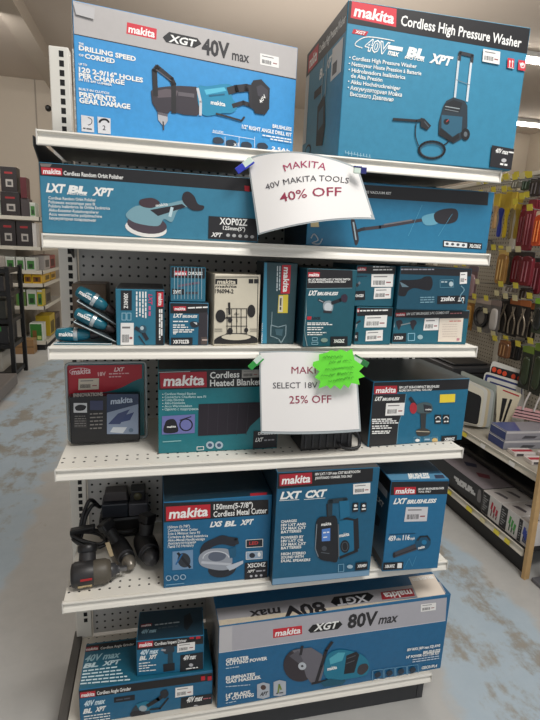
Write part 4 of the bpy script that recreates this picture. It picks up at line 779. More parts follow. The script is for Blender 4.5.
f.text(L, '459', (388, 540.8), (395.4, 540.2), 4.6, WHITE, .035); f.text(L, 'cfm', (396, 540.2), (400.4, 540), 2.4, WHITE, .03); f.text(L, '116', (402.4, 539.8), (409.4, 539.4), 4.6, WHITE, .035); f.text(L, 'mph', (410, 539.4), (414.4, 539.2), 2.4, WHITE, .03); f.line(L, [(389, 534.4), (415, 533.2)], .7, mat((16, 60, 90)))
f.poly(PIC, [(393, 552.6), (415, 543.6), (417, 549.4), (394.6, 557.4)], mat((62, 62, 70))); f.line(PIC, [(394, 556), (416, 548)], .9, mat((30, 30, 36))); f.ell(PIC, 394, 555, 1.4, 2.6, mat((30, 30, 36)), n=10)
f.poly(PIC, smooth([(415, 543), (418, 537), (424, 535.4), (430, 538), (430, 545), (425, 549.6), (418, 550)]), mat((16, 74, 104))); f.line(PIC, [(417.6, 540), (420, 536.6), (427, 536), (429.6, 540)], 1.6, mat((26, 36, 46))); f.ell(PIC, 424, 542, 2.6, 2.4, mat((26, 116, 160)), n=10); f.text(PIC, 'makita', (418, 549), (424.6, 547.4), 2.4, WHITE, .04)
f.line('printed_icons', [(404, 568), (409, 558), (412, 566), (416, 556)], .5, mat((70, 140, 180)))
f.poly('model_label', [(382.8, 562.4), (403.4, 561.4), (402.6, 568.6), (382.4, 570)], D_); f.text('model_label', 'XBU03Z', (384.6, 567.6), (394.4, 567), 2.8, WHITE, .035); f.poly('model_label', [(397.4, 562.8), (401.8, 562.6), (401.4, 567.6), (397, 567.8)], WHITE)
f = c.top; f.poly('printed_lettering', [(383, 474.2), (446.6, 473.4), (449.4, 480), (388.8, 480.4)], mat((88, 142, 176), .3)); f.text(L, 'BRUSHLESS', (409, 478.6), (430, 478), 4.4, WHITE, .05, .3); f.poly(L, [(434, 475), (443, 474.8), (445, 478.4), (435.6, 478.6)], mat((50, 60, 84)))
f = c.left; d = c.d; c.band(f, .86, 1, mat((25, 24, 27))); f.uvpoly('shipping_sticker', [(d*.5, c.h*.78), (d*.9, c.h*.78), (d*.9, c.h*.86), (d*.5, c.h*.86)], mat((170, 172, 176)))
ftext(f, L, 'LXT', d*.5, c.h*.64, d*.8, .018, WHITE, .04, .2); f.uvpoly(PIC, [(d*.3, c.h*.3), (d*.7, c.h*.4), (d*.75, c.h*.5), (d*.5, c.h*.5)], mat((24, 44, 60))); f.uvpoly('model_label', [(d*.3, .01), (d*.95, .01), (d*.95, .035), (d*.3, .035)], D_)
c.done()

# loose used tools at the left end ---------------------------------------------------
K1 = mat((40, 39, 40), .45, noise=.1); K2 = mat((26, 26, 28), .4); K3 = mat((84, 78, 68), .5, noise=.12)
# impact wrench lying on its side, grip pointing back
o = Vector((.02, .062, Z5+.038)); t = thing('impact_wrench', 'grey impact wrench lying on its side with red badge, nearest the shelf edge', 'power tool', (.02, .062, Z5))
ax = Vector((.985, .1, 0)).normalized(); sd = Vector((-ax.y, ax.x, 0))
mb = MB(); mb.lathe(o-ax*.006, ax, [(0, .02), (.003, .032), (.012, .0372), (.05, .038), (.062, .036), (.064, .0355)], K1, 28); mb.build('motor_housing', t)
mb = MB(); mb.lathe(o+ax*.058, ax, [(0, .0345), (.01, .0365), (.034, .0355), (.046, .03), (.05, .024)], K3, 28); mb.build('gear_case', t)
mb = MB(); mb.lathe(o+ax*.108+zz*-.002, ax, [(0, .022), (.012, .02), (.016, .013), (.024, .012)], mat((58, 58, 60), .4), 20); mb.obox(o+ax*.13-sd*.0065-zz*.0085, ax*.024, sd*.013, zz*.013, mat((120, 120, 122), .3, .8), .002); mb.build('square_anvil', t)
mb = MB(); g0 = o+ax*.04+sd*.02+zz*.005; gd = (sd*.5+zz*.85+ax*.03).normalized(); mb.tube([g0, g0+gd*.02, g0+gd*.048], [.028, .025, .024], K1, 14); mb.build('grip', t)
mb = MB(); mb.tube([g0+gd*.044, g0+gd*.048, g0+gd*.064, g0+gd*.067], [.025, .0285, .0285, .025], K2, 16); mb.build('battery_foot', t)
mb = MB()
def bend(mb, o, ax, r, x0, x1, a0, a1, m, n=8):
    """label wrapped on a barrel of axis ax; angles from straight down towards the viewer"""
    p = lambda x, a: o+ax*x+(-sd*math.sin(a)-zz*math.cos(a))*r
    vs = []; fs = []
    for i in range(n+1):
        a = a0+(a1-a0)*i/n; vs += [p(x0, a), p(x1, a)]
        if i: fs.append((2*i-2, 2*i-1, 2*i+1, 2*i))
    mb.mesh(vs, fs, m, True)
bend(mb, o, ax, .0383, .014, .053, .55, 1.2, mat((206, 186, 142), .6))
for i in range(5): bend(mb, o, ax, .0386, .028+i*.004, .030+i*.004, .75, .98, mat((96, 84, 66), .6), 3)
bend(mb, o, ax, .0386, .018, .05, .62, .66, mat((120, 106, 84), .6), 2); mb.build('paper_sticker', t)
mb = MB(); bend(mb, o, ax, .0384, .022, .054, 1.62, 1.8, mat((168, 34, 38), .45), 4); mb.build('red_badge', t)
# black screw gun lying diagonally
def drill(label, p0, p1, r, tip, gripdir, red=False):
    p0, p1 = Vector(p0), Vector(p1); a = (p1-p0).normalized(); Ln = (p1-p0).length
    t = thing('power_drill', label, 'power tool', (p1.x, p1.y, Z5))
    mb = MB(); mb.lathe(p0, a, [(0, r*.55), (.01, r*.9), (.03, r), (Ln*.6, r), (Ln*.66, r*.86), (Ln*.8, r*.84), (Ln*.82, r*.7)], K2, 22); mb.build('motor_housing', t)
    mb = MB(); mb.lathe(p0+a*Ln*.81, a, [(0, r*.62), (.006, r*.72), (.022, r*.7), (.034, r*.5), (.04, r*.3)], tip, 18); mb.build('chuck', t)
    mb = MB(); g0 = p0+a*Ln*.25; gd = Vector(gripdir).normalized(); mb.tube([g0, g0+gd*.035, g0+gd*.07], [r*.72, r*.62, r*.7], K1, 14); gr = mb.build('grip', t)
    mb = MB(); e = g0+gd*.07; sx = gd.orthogonal().normalized(); sy = gd.cross(sx); mb.obox(e-sx*.022-sy*.02, sx*.044, sy*.04, gd*.028, K2, .005); mb.build('battery_foot', t)
    mb = MB(); mb.lathe(p0+a*Ln*.7, a, [(0, r*.885), (.004, r*.9), (.008, r*.885)], mat((70, 70, 74), .4), 20); mb.build('torque_ring', t)
    if red:
        mb = MB(); mb.blob(p0+a*.004+zz*.006, a*.012, a.cross(zz).normalized()*.014, zz*.012, mat((190, 34, 40), .4)); mb.build('red_end_cap', t)
    return t
drill('black drill lying diagonally with a red end cap, just behind the impact wrench', (on(116, 531, 1, .24).x, .235, Z5+.034), (.182, .1, Z5+.031), .029, mat((128, 122, 112), .35, .5), (-.45, .12, .8), True)
drill('black drill with bulky battery foot, squeezed against the metal cutter carton', (on(139, 541, 1, .23).x+.012, .23, Z5+.040), (.246, .105, Z5+.038), .036, mat((58, 58, 60), .4), (.1, .12, .9))
mb = MB(); p = on(105, 543, 1, .15); q2 = on(110, 557, 1, .13)
mb.mesh([p, p+Vector((.012, .004, .0)), q2+Vector((.01, .004, 0)), q2, p+Vector((.001, .001, 0)), p+Vector((.013, .005, 0)), q2+Vector((.011, .005, 0)), q2+Vector((.001, .001, 0))], [(0, 1, 2, 3), (7, 6, 5, 4), (0, 4, 5, 1), (2, 6, 7, 3), (1, 5, 6, 2), (0, 3, 7, 4)], mat((176, 158, 124), .7))
tag(mb.build('paper_tag', org=q2), 'small cream paper tag hanging between the wrench and the black drill', 'tag')
# charger block on top of a dark tool bag at the back
b0 = Vector((.07, .296, Z5)); t = thing('tool_case', 'dark lumpy tool case pushed against the back panel under the charger block', 'tool case', b0)
mb = MB(); mb.obox(b0, Vector((.17, .01, 0)), Vector((0, .085, 0)), zz*.078, K2, .01); mb.build('case_body', t)
mb = MB(); mb.tube(smooth([tuple(b0+Vector((.05, 0, .03))), tuple(b0+Vector((.06, -.03, .045))), tuple(b0+Vector((.11, -.03, .045))), tuple(b0+Vector((.12, 0, .03)))], 4, False), .007, K1, 8); mb.build('handle', t)
b1 = b0+Vector((.01, .004, .079)); t = thing('charger_block', 'dark grey charger block with small dial at the back of the fifth shelf', 'charger', b1)
mb = MB(); mb.obox(b1, Vector((.088, 0, 0)), Vector((0, .08, 0)), zz*.052, mat((40, 44, 52), .35), .005); mb.build('front_body', t)
mb = MB(); mb.obox(b1+Vector((.089, 0, .002)), Vector((.065, 0, 0)), Vector((0, .08, 0)), zz*.046, mat((74, 74, 80), .4), .004); mb.build('grey_body', t)
mb = MB(); mb.prism([(.004, 0), (.008, .034), (.08, .034), (.084, 0)], b1+Vector((.002, .02, .052)), (1, 0, 0), (0, 0, 1), (0, .05, 0), mat((72, 68, 68), .5), .003); mb.build('top_cover', t)
mb = MB(); mb.obox(b1+Vector((.095, .015, .049)), Vector((.05, 0, 0)), Vector((0, .055, 0)), zz*.04, K2, .004); mb.lathe(b1+Vector((.12, .015, .068)), (0, -1, 0), [(0, .014), (.004, .013), (.005, .006)], mat((78, 74, 50), .4), 18); mb.build('dial', t)
mb = MB()
for i in range(2):
    st = b1+Vector((-.009, .02+i*.02, .035-i*.012))
    pts = [tuple(st), tuple(on(90+i*3, 500+i*5, 1, .28)), tuple(on(83+i*3, 516, 1, .27)), tuple(on(80+i*3, 530, 1, .25)), tuple(on(77+i*2, 541+i*3, 1, .225))]
    mb.tube(smooth(pts, 5, False), .0065, K2, 8)
    loop = [tuple(on(77+i*2, 541+i*3, 1, .225)), tuple(on(72+i, 535+i*4, 1, .22)), tuple(on(84, 541+i*4, 1, .2)), tuple(on(100, 544+i*3, 1, .2)), tuple(on(106, 538+i*3, 1, .22)), tuple(on(98, 531+i*3, 1, .265)), tuple(on(84, 529+i*3, 1, .265)), tuple(on(74, 531+i*4, 1, .245))]
    mb.tube(smooth(loop, 5, False), .006, K2, 8)
lead = tag(mb.build('extension_lead', org=b1), 'black power cord arching from the charger block and coiled beside it', 'cord')
mb = MB(); c0 = on(80, 532, 1, .225); mb.obox(c0-Vector((.03, .012, .006)), Vector((.075, .01, .004)), Vector((0, .024, 0)), zz*.018, K2, .004); mb.build('plug', lead)

# ------------------------------------------------------------------ base deck
zb = ZB
c = carton('tool_carton', 'long teal and silver 80 volt power cutter carton on the base deck', (217, 708.6), (440.6, 668.4), zb, (217.4, 626.8), .33, (24, 97, 140), group=G5, topcol=(24, 84, 122), sidecol=(150, 148, 146))
f = c.front; f.poly('header_band', [(217.4, 627.4), (446.8, 597.4), (445.4, 620.6), (217.4, 653)], mat((172, 170, 176), .4, noise=.06)); f.line('header_band', [(217.4, 653), (445.4, 620.6)], .6, mat((210, 210, 214)))
f.poly('header_band', [(217.6, 628), (232, 626.2), (232, 650.6), (217.6, 652.4)], mat((190, 188, 190), .25))
f.logo([(273, 629), (302, 625.4), (302, 634), (273, 638)], (196, 40, 54))
hexlogo(f, [(308, 630.2), (312.8, 624.6), (339.6, 621), (342.4, 624.2), (337.6, 629), (310.4, 632.8)], (313.4, 631), (336.6, 627.8), 6.6)
f.text(L, '80V', (347, 628), (376.5, 624.2), 12.6, mat((38, 36, 40)), .035); f.text(L, 'max', (378, 624), (396.6, 621.6), 8.6, mat((44, 42, 46)), .025, .15)
f.sticker([(420.8, 604.2), (436, 602.4), (435.6, 609.8), (420.6, 611.8)])
for t_, a, b in (('GREATER', (225.7, 661.8), (249, 658.6)), ('CUTTING POWER', (225.7, 665.4), (267.2, 659.4)), ('ELIMINATES', (225.7, 679.6), (255, 675.4)), ('GAS HASSLES.', (225.7, 683.2), (261, 678.2)), ('14" BLADE,', (225.7, 696.8), (251, 693)), ('5" CUTTING', (225.7, 700.4), (253.6, 696))): f.text(L, t_, a, b, 3.1, WHITE, .04)
for y, x1 in ((668.6, 240), (686.8, 250), (703.2, 236)): f.greek(L, (225.7, y), (x1, y-2), 1, mat((190, 206, 220)), int(y))
for x, y in ((257, 684), (273.4, 681.6)):
    f.poly('printed_icons', [(x, y), (x+6, y-2), (x+12.4, y-.6), (x+12.4, y+12.4), (x+6, y+14.4), (x, y+13.6)], mat((176, 182, 190)))
f.ell('printed_icons', 263.2, 687, 2.8, 2.6, mat((80, 60, 56)), n=10); f.text('printed_icons', 'AFT', (259.6, 695.6), (267, 694.6), 3.4, mat((40, 40, 46)), .04, .2)
f.line('printed_icons', [(278, 692), (279, 684), (281, 689)], 1.4, mat((120, 140, 60))); f.greek('printed_icons', (276, 693.6), (283, 692.6), 1.4, mat((60, 60, 66)))
f.ell(PIC, 299.6, 664.6, 16.4, 16.6, mat((52, 46, 52))); f.poly(PIC, [(292, 650), (299, 648.6), (311, 647), (322, 654), (324, 668), (320, 682), (312, 684), (306, 676), (302, 662)], mat((104, 102, 110)))
f.poly(PIC, [(289, 655.6), (298, 650), (303, 660), (300, 664)], mat((84, 82, 90))); f.ell(PIC, 302, 665.6, 4, 3.8, mat((184, 190, 196))); f.ell(PIC, 302, 665.6, 1.4, 1.3, mat((70, 70, 74)), n=8); f.line(PIC, [(300.4, 654), (302, 646)], 2.4, mat((40, 38, 44)))
f.line(PIC, [(331.6, 642), (326, 650), (321, 666), (316, 682)], 3, mat((34, 32, 38))); f.line(PIC, [(312, 683), (326, 680), (344, 679)], 2.2, mat((34, 32, 38)))
f.poly(PIC, smooth([(325, 660), (330, 652), (340, 649), (348, 650), (356, 652), (364, 656), (369, 664), (366, 674), (350, 678), (332, 680), (324, 674)]), mat((24, 118, 146))); f.poly(PIC, [(329, 658), (338, 652), (345, 652), (342, 660), (330, 664)], mat((80, 168, 186)))
f.poly(PIC, [(346, 655), (356, 651), (359, 654), (354, 672), (343.6, 673.6)], mat((28, 28, 34))); f.line(PIC, [(347, 658), (355, 655)], .7, mat((90, 92, 98))); f.line(PIC, [(346, 663), (354, 660)], .7, mat((90, 92, 98))); f.poly(PIC, smooth([(359, 665), (366, 663), (368, 668), (362, 674), (357, 672)]), mat((58, 54, 58))); f.text(PIC, 'makita', (327, 670), (336.6, 668), 3.2, WHITE, .04)
f.poly(PIC, [(320, 682), (330, 678), (346, 680), (342, 684), (324, 686)], mat((20, 84, 106)))
for t_, a, b in (('80V MAX (40V max X2) AWS', (406.6, 650.6), (439.6, 646)), ('BRUSHLESS', (422.6, 653.2), (439.6, 650.8)), ('14" POWER CUTTER KIT', (405.6, 658), (439, 653.4))): f.text(L, t_, a, b, 2.5, WHITE, .04)
for y in (659.6, 661.8): f.greek(L, (412, y), (438.6, y-3.8), 1, mat((196, 210, 224)), int(y))
f.text(L, 'GEC01PL4', (421, 668.6), (436.4, 666.2), 2.6, WHITE, .035)
for i in range(4):
    x = 372+i*11.6; y = 671-i*1.6; f.line('printed_icons', [(x, y-1), (x+10.6, y-2.4), (x+10.6, y+9), (x, y+10.6)], .45, mat((110, 160, 190)), True); f.poly('printed_icons', smooth([(x+2.4, y+2), (x+7, y), (x+8.6, y+3.6), (x+4, y+6)]), mat((30, 46, 62))); f.greek('printed_icons', (x+2, y+8.4), (x+8, y+7.4), .9, WHITE, i)
# top face printed upside down to the viewer, with worn tape on its front edge
f = c.top; f.poly('header_band', [(216.8, 623), (446, 593), (441, 581.6), (214, 609)], mat((150, 148, 152), .4, noise=.08)); f.poly('header_band', [(419.6, 600.4), (447.4, 596.8), (434, 574), (408.6, 577)], mat((216, 204, 190), .5))  # pale right corner: light past the shelf end put into the colour
f.poly('worn_tape', [(217.6, 626.6), (447, 597), (446, 594.4), (217, 620.6)], mat((196, 184, 164), .35, noise=.25, scale=90))
f.text(L, '80V', (323, 601.8), (281.6, 607.6), 11, mat((34, 32, 36)), .035); f.text(L, 'max', (279.6, 607.4), (249, 611.6), 7.6, mat((38, 36, 40)), .025, .1)
f.poly('printed_badge', [(330.6, 602.6), (334, 597), (367.6, 592.6), (374, 596), (369, 601.6), (336.4, 606)], BLACK); f.text('printed_badge', 'XGT', (366.4, 595), (336, 599.2), 6, mat((180, 180, 184)), .03, .2)
f.logo([(415, 596), (382, 600), (380.6, 592.4), (412, 588.4)], (150, 36, 46))
f.text(L, 'BRUSHLESS', (432, 576), (411, 578.8), 2.2, WHITE, .04)
c.done()
# 40 V angle grinder box and the impact driver box on top of it
c = carton('tool_carton', 'flat teal angle grinder carton on the base deck beneath the small impact driver carton', (80, 719.5), (212, 708), zb, (77.4, 690.6), .185, yfix=.02, col=(22, 96, 132), group=G5, topcol=(24, 92, 116), sidecol=(28, 44, 54))
f = c.front; f.poly('header_band', [(77.6, 691), (213.4, 672.6), (213.4, 680), (78, 698.8)], mat((25, 24, 27), .4, noise=.15)); f.logo([(80, 692.6), (95.4, 690.6), (95.4, 696.2), (80.2, 698)], (186, 44, 56)); f.text(L, 'Cordless Angle Grinder', (97, 694.8), (131, 690), 3.4, WHITE, .02)
f.text('printed_badge', '40V max', (83.6, 706.4), (104.6, 703.2), 5, mat((206, 224, 232)), .04, .25); f.text('printed_badge', 'BL', (83, 713.6), (92, 712.2), 4.2, WHITE, .05, .3); f.text('printed_badge', 'XPT', (95, 711.6), (104.6, 710.2), 4.2, WHITE, .05, .3)
f.poly('model_label', [(114, 697.4), (134.8, 694.4), (134.8, 699.8), (114, 702.6)], mat((22, 26, 34))); f.greek('model_label', (116, 700.6), (132, 698.2), 1.6, mat((70, 80, 94)))
for i in range(3): f.greek(L, (84, 717+i*2.6), (110, 713.4+i*2.6), 1.3, WHITE, i)
f.sticker([(175.4, 687.6), (193, 685.2), (193, 694.6), (175.2, 697.4)]); f.poly('model_label', [(181, 697.6), (213, 693), (213, 708.4), (180.6, 712.6)], mat((26, 28, 34))); f.text('model_label', '40V max', (186, 702.4), (202, 700), 5, WHITE, .035, .25); f.ell('model_label', 196, 706.2, 2.6, 1.8, mat((176, 176, 180)), n=10); f.greek('model_label', (203, 699), (211, 698), 1.2, mat((180, 100, 110)))
f.poly(PIC, smooth([(131, 712), (138, 703), (146, 704), (150, 710), (148, 719), (134, 719)]), mat((46, 58, 68))); f.poly(PIC, [(136, 704), (146, 700.6), (152, 703), (150, 710), (140, 711)], mat((28, 116, 144))); f.ell(PIC, 138, 714, 8, 4, mat((30, 34, 42))); f.ell(PIC, 143, 708, 4, 3, mat((154, 166, 172)), n=10)
f.line(PIC, [(148, 705), (158, 699), (166, 693)], 3.6, mat((26, 28, 34))); f.line(PIC, [(150, 709), (160, 708), (168, 698)], 1.6, mat((26, 28, 34))); f.poly(PIC, smooth([(160, 692), (166, 689), (168.6, 694), (164, 698)]), mat((34, 38, 46)))
for x in (201, 207.6): f.poly('printed_icons', [(x, 676), (x+4, 675.4), (x+4, 679.6), (x, 680.2)], RED)
f = c.top; f.poly('header_band', [(82.8, 652.4), (137, 645.4), (137, 639), (83.6, 646)], mat((25, 24, 27), .4)); f.logo([(84, 647.8), (98.6, 646), (98.6, 650), (84, 651.8)], (150, 40, 50)); f.text(L, 'Cordless Angle Grinder', (100.4, 649.6), (134, 645.2), 2.4, WHITE, .02)
f.text('printed_badge', '40V max', (84, 662), (119, 657.4), 6, mat((150, 186, 196)), .03, .25); f.text('printed_badge', 'BL', (83, 668.4), (98, 666.4), 4, mat((190, 210, 216)), .05, .3); f.text('printed_badge', 'XPT', (102, 666), (119, 663.8), 4, mat((190, 210, 216)), .05, .3)
for i in range(5): f.greek(L, (83-i*.7, 672+i*3.2), (118+i*3, 667.6+i*3.2), 1.7, mat((206, 222, 226)), i)
c.done(); gz = c.A.z+c.h
c = carton('tool_carton', 'small teal impact driver carton lying on top of the flat angle grinder carton', (136.8, 676.6), (203.6, 669.6), gz+.0002, (136.8, 641.6), .13, (22, 100, 134), group=G5, topcol=(26, 50, 64), sidecol=(24, 56, 72))  # dark top colour carries the shade under the shelf
f = c.front; c.band(f, .76, 1, mat((25, 24, 27), .4, noise=.15)); f.logo([(138.4, 642.4), (153, 640.6), (153, 646.2), (138.4, 648)], (186, 44, 56)); f.text(L, 'Cordless Impact Driver', (154.6, 645.6), (186.6, 641.6), 3.1, WHITE, .02)
for x in (189.6, 196): f.poly('printed_icons', [(x, 634.4), (x+4.4, 633.8), (x+4.4, 638.4), (x, 639)], RED)
f.text('printed_badge', '40V max', (140, 655), (158, 652.8), 4.6, mat((206, 224, 232)), .04, .25); f.text('printed_badge', 'BL', (139.4, 660.2), (146.6, 659.2), 3.6, WHITE, .05, .3); f.text('printed_badge', 'XPT', (148.6, 659), (156, 658), 3.6, WHITE, .05, .3)
for i in range(4): f.greek(L, (139, 664+i*2.5), (150+(i % 2)*6, 662.6+i*2.5), 1.2, WHITE, i)
f.poly(PIC, smooth([(163, 648), (169, 645.6), (174, 647), (173.4, 652), (165, 653.6)]), mat((44, 56, 66))); f.poly(PIC, [(168, 652), (172.6, 651), (173, 664), (167.6, 664)], mat((24, 58, 72))); f.line(PIC, [(162, 649.6), (165, 650)], 2, mat((160, 160, 166))); f.poly(PIC, [(163, 664), (174.6, 662.4), (174.8, 670), (163.6, 671.6)], mat((26, 28, 34)))
f.sticker([(177.4, 643.6), (195, 641.4), (194.8, 649.6), (177.2, 652.2)]); f.poly('model_label', [(180.4, 655), (203, 651.6), (203, 668.4), (180, 672)], mat((26, 28, 34))); f.text('model_label', '40V max', (183, 660), (195.6, 658.2), 4.4, WHITE, .035, .25); f.ell('model_label', 191, 664.6, 2.2, 1.7, mat((176, 176, 180)), n=10); f.greek('model_label', (186, 669), (198, 667.4), 1.3, WHITE)
f = c.top; f.logo([(141, 624.6), (152, 623.2), (151.6, 626), (140.6, 627.4)], (130, 34, 44)); f.greek(L, (155, 625.6), (180, 622.6), 1.6, mat((170, 180, 186))); f.text('printed_badge', '40V max', (141, 634), (156, 632), 3.6, mat((130, 160, 172)), .04, .25); f.poly(PIC, [(184, 616), (190, 613), (193, 622), (187, 631), (184, 628)], mat((22, 26, 34))); f.greek(L, (158, 629), (178, 626.6), 1.6, mat((70, 80, 88)), 4)
c.done()

# ------------------------------------------------------------------ hanging paper signs
class Sheet:
    """thin bent sheet: outline in photo measure, hung at depth y(px, py)"""
    def __init__(s, y): s.y = y
    def P(s, p, off=0): return on(p[0], p[1], 1, s.y(p[0], p[1])-off)
    def grid(s, TL, TM, TR, BL, BM, BR, m, n=18, off=0, th=.0006):
        q = lambda a, b, c_, t: tuple(a[i]*(1-t)*(1-2*t)+b[i]*4*t*(1-t)+c_[i]*t*(2*t-1) for i in (0, 1)); mb = MB()
        vs = []; 
        for o_ in (off, off-th):
            for i in range(n+1):
                a = q(TL, TM, TR, i/n); b = q(BL, BM, BR, i/n)
                for j in range(7): vs.append(s.P((a[0]+(b[0]-a[0])*j/6, a[1]+(b[1]-a[1])*j/6), o_))
        N_ = (n+1)*7; fs = []
        for i in range(n):
            for j in range(6):
                k = i*7+j; fs.append((k, k+1, k+8, k+7)); fs.append((N_+k, N_+k+7, N_+k+8, N_+k+1))
        mb.mesh(vs, fs, m, True); return mb
    def text(s, mb, t, p0, pm, p1, h, m, bold=0.0, off=.0009):
        vs, fs, w_ = glyphs(t, bold); out = []
        for x, y in vs:
            k = x/w_; b = [p0[i]*(1-k)*(1-2*k)+pm[i]*4*k*(1-k)+p1[i]*k*(2*k-1) for i in (0, 1)]
            d = [(p0[i]*(4*k-3)+pm[i]*(4-8*k)+p1[i]*(4*k-1)) for i in (0, 1)]; l = math.hypot(*d); nx, ny = d[1]/l, -d[0]/l
            out.append(s.P((b[0]+nx*y*h/CAPH, b[1]+ny*y*h/CAPH), off))
        mb.mesh(out, fs, m)
PAPER = mat((238, 235, 232), .55); SLEEVE = mat((170, 178, 180), .12)
TXR = mat((170, 52, 92), .6); TXR2 = mat((150, 46, 74), .6); TXK = mat((70, 66, 72), .6)
sh = Sheet(lambda x, y: -.012-.05*max(0, math.sin(math.pi*min(1, max(0, (x-248)/125))))-.022*max(0, (y-165)/70))
mb = sh.grid((247.2, 158), (299, 151.8), (358.4, 167.6), (258, 235), (318, 222), (375, 219.4), SLEEVE, off=-.0012); sg = mb.build('promotion_sign', org=sh.P((300, 160)))
tag(sg, 'curled white paper sign reading 40 percent off, hung from the top shelf lip', 'sign', 'promotion signs')
mb = sh.grid((248.6, 159.6), (299, 153.4), (357, 169), (259.6, 233), (318, 220.4), (372.6, 217.6), PAPER); mb.build('printed_paper', sg)
mb = MB(); sh.text(mb, 'MAKITA', (285, 171.4), (305, 167.4), (325.4, 170.4), 6.6, TXR); sh.text(mb, '40V MAKITA TOOLS', (266.4, 190), (307, 181.4), (348.4, 183.6), 5.6, TXK); sh.text(mb, '40% OFF', (280.8, 202.4), (310.4, 197), (341.2, 196), 8.6, TXR2, .006); mb.build('sign_lettering', sg)
sh2 = Sheet(lambda x, y: -.012-.012*math.sin(math.pi*min(1, max(0, (x-258)/102)))-.012*max(0, (y-355)/75))
mb = sh2.grid((259, 351.6), (308, 351), (356, 355), (260.8, 433.4), (311, 434), (361, 431.4), SLEEVE, off=-.0012); sg = mb.build('promotion_sign', org=sh2.P((308, 360)))
tag(sg, 'flat white paper sign reading 25 percent off, clipped to the third shelf lip', 'sign', 'promotion signs')
mb = sh2.grid((260.4, 353), (308, 352.4), (354.6, 356.4), (262, 431), (311, 431.4), (359.4, 429), PAPER); mb.build('printed_paper', sg)
mb = MB(); sh2.text(mb, 'MAKITA', (291.5, 373.6), (311, 373.6), (330.6, 373.6), 6.8, TXR2); sh2.text(mb, 'SELECT 18V', (273, 388.4), (295, 388.2), (317.4, 388), 5.8, TXK); sh2.text(mb, '25% OFF', (289.5, 403.6), (310.4, 403), (331.4, 402.8), 7.4, TXR2, .004); mb.build('sign_lettering', sg)
# neon star
star = []
cx, cy = 339.5, 369.6
pts = [(312.6, 366), (319.6, 371.6), (314.8, 377.4), (320.4, 381), (318.4, 388.6), (327, 385.4), (330.4, 389), (334.6, 385.2), (340.4, 389.6), (344, 384.6), (348.4, 388), (351.4, 383), (359.8, 384.8), (358.4, 378.6), (365, 376.6), (359, 371.4), (363.8, 366.4), (354.6, 360), (352, 349), (346.6, 351.6), (341, 349.4), (336, 351.4), (331, 350), (327, 352.6), (319, 354.4), (319, 360.4), (313.4, 362)]
mb = MB(); Y0 = -.046; NE = mat((112, 232, 62), .55)
P3 = [on(x, y, 1, Y0-.004*math.sin((x-312)/53*3.14)) for x, y in pts]; cc = on(cx, cy, 1, Y0-.006)
nP = len(P3); mb.mesh(P3+[cc]+[p+Vector((0, .0008, 0)) for p in P3]+[cc+Vector((0, .0008, 0))], [(i, (i+1) % nP, nP) for i in range(nP)]+[(nP+1+(i+1) % nP, nP+1+i, 2*nP+1) for i in range(nP)]+[(i, nP+1+i, nP+1+(i+1) % nP, (i+1) % nP) for i in range(nP)], NE)
st = tag(mb.build('star_sign', org=cc), 'neon green starburst card with faint handwriting, overlapping the lower paper sign', 'sign')
mb = MB(); rg = random.Random(3); INKG = mat((58, 140, 44), .6)
for (x0, y0, x1, y1) in ((323, 357.4, 343, 356.4), (329, 362.6, 351, 360), (325, 369.6, 354, 366.4), (321, 376, 355, 372), (328, 381.4, 354, 377)):
    n_ = int((x1-x0)/1.3); run = []
    for i in range(n_+1):
        k = i/n_; run.append((x0+(x1-x0)*k+rg.uniform(-.5, .5), y0+(y1-y0)*k+(-1)**i*rg.uniform(.2, 1.5)))
        if rg.random() < .16 and len(run) > 2 or i == n_:
            if len(run) > 1: mb.tube([on(x, y, 1, Y0-.0075) for x, y in smooth(run, 3, False)], .0007, INKG, 4, False)
            run = []
mb.build('handwriting', st)
def clip(label, p0, p1, y, col, grp):
    a, b = on(*p0, 1, y), on(*p1, 1, y); t = thing('sign_clip', label, 'clip', b, grp); d = (b-a); Ln = d.length; d /= Ln; n_ = d.cross(Vector((0, -1, 0))).normalized(); w_ = .009
    mb = MB(); mb.obox(a-n_*w_, d*Ln*.55, n_*2*w_, Vector((0, .006, 0)), mat((206, 222, 210), .12), .002); mb.build('clear_body', t)
    mb = MB(); mb.obox(a+d*Ln*.5-n_*w_*.95, d*Ln*.5, n_*1.9*w_, Vector((0, .0055, 0)), mat(col, .25), .002); mb.obox(a-n_*w_*1.05-Vector((0, .001, 0)), d*Ln*.6, n_*w_*.5, Vector((0, .008, 0)), mat(col, .25), .001); mb.build('coloured_jaw', t)
clip('green plastic clip holding the left corner of the 25 percent off sign', (262, 357), (249.6, 368.6), -.028, (44, 150, 62), 'sign clips')
clip('green plastic clip at the right corner of the 25 percent off sign, beside the star', (354.4, 357.4), (368.4, 365.4), -.028, (44, 120, 62), 'sign clips')
clip('blue plastic clip holding the left corner of the 40 percent off sign', (252.6, 159.6), (236.6, 171.4), -.03, (48, 60, 176), 'sign clips')
clip('dark blue clip at the right corner of the 40 percent off sign', (354, 169.4), (367, 170.6), -.062, (40, 44, 110), 'sign clips')
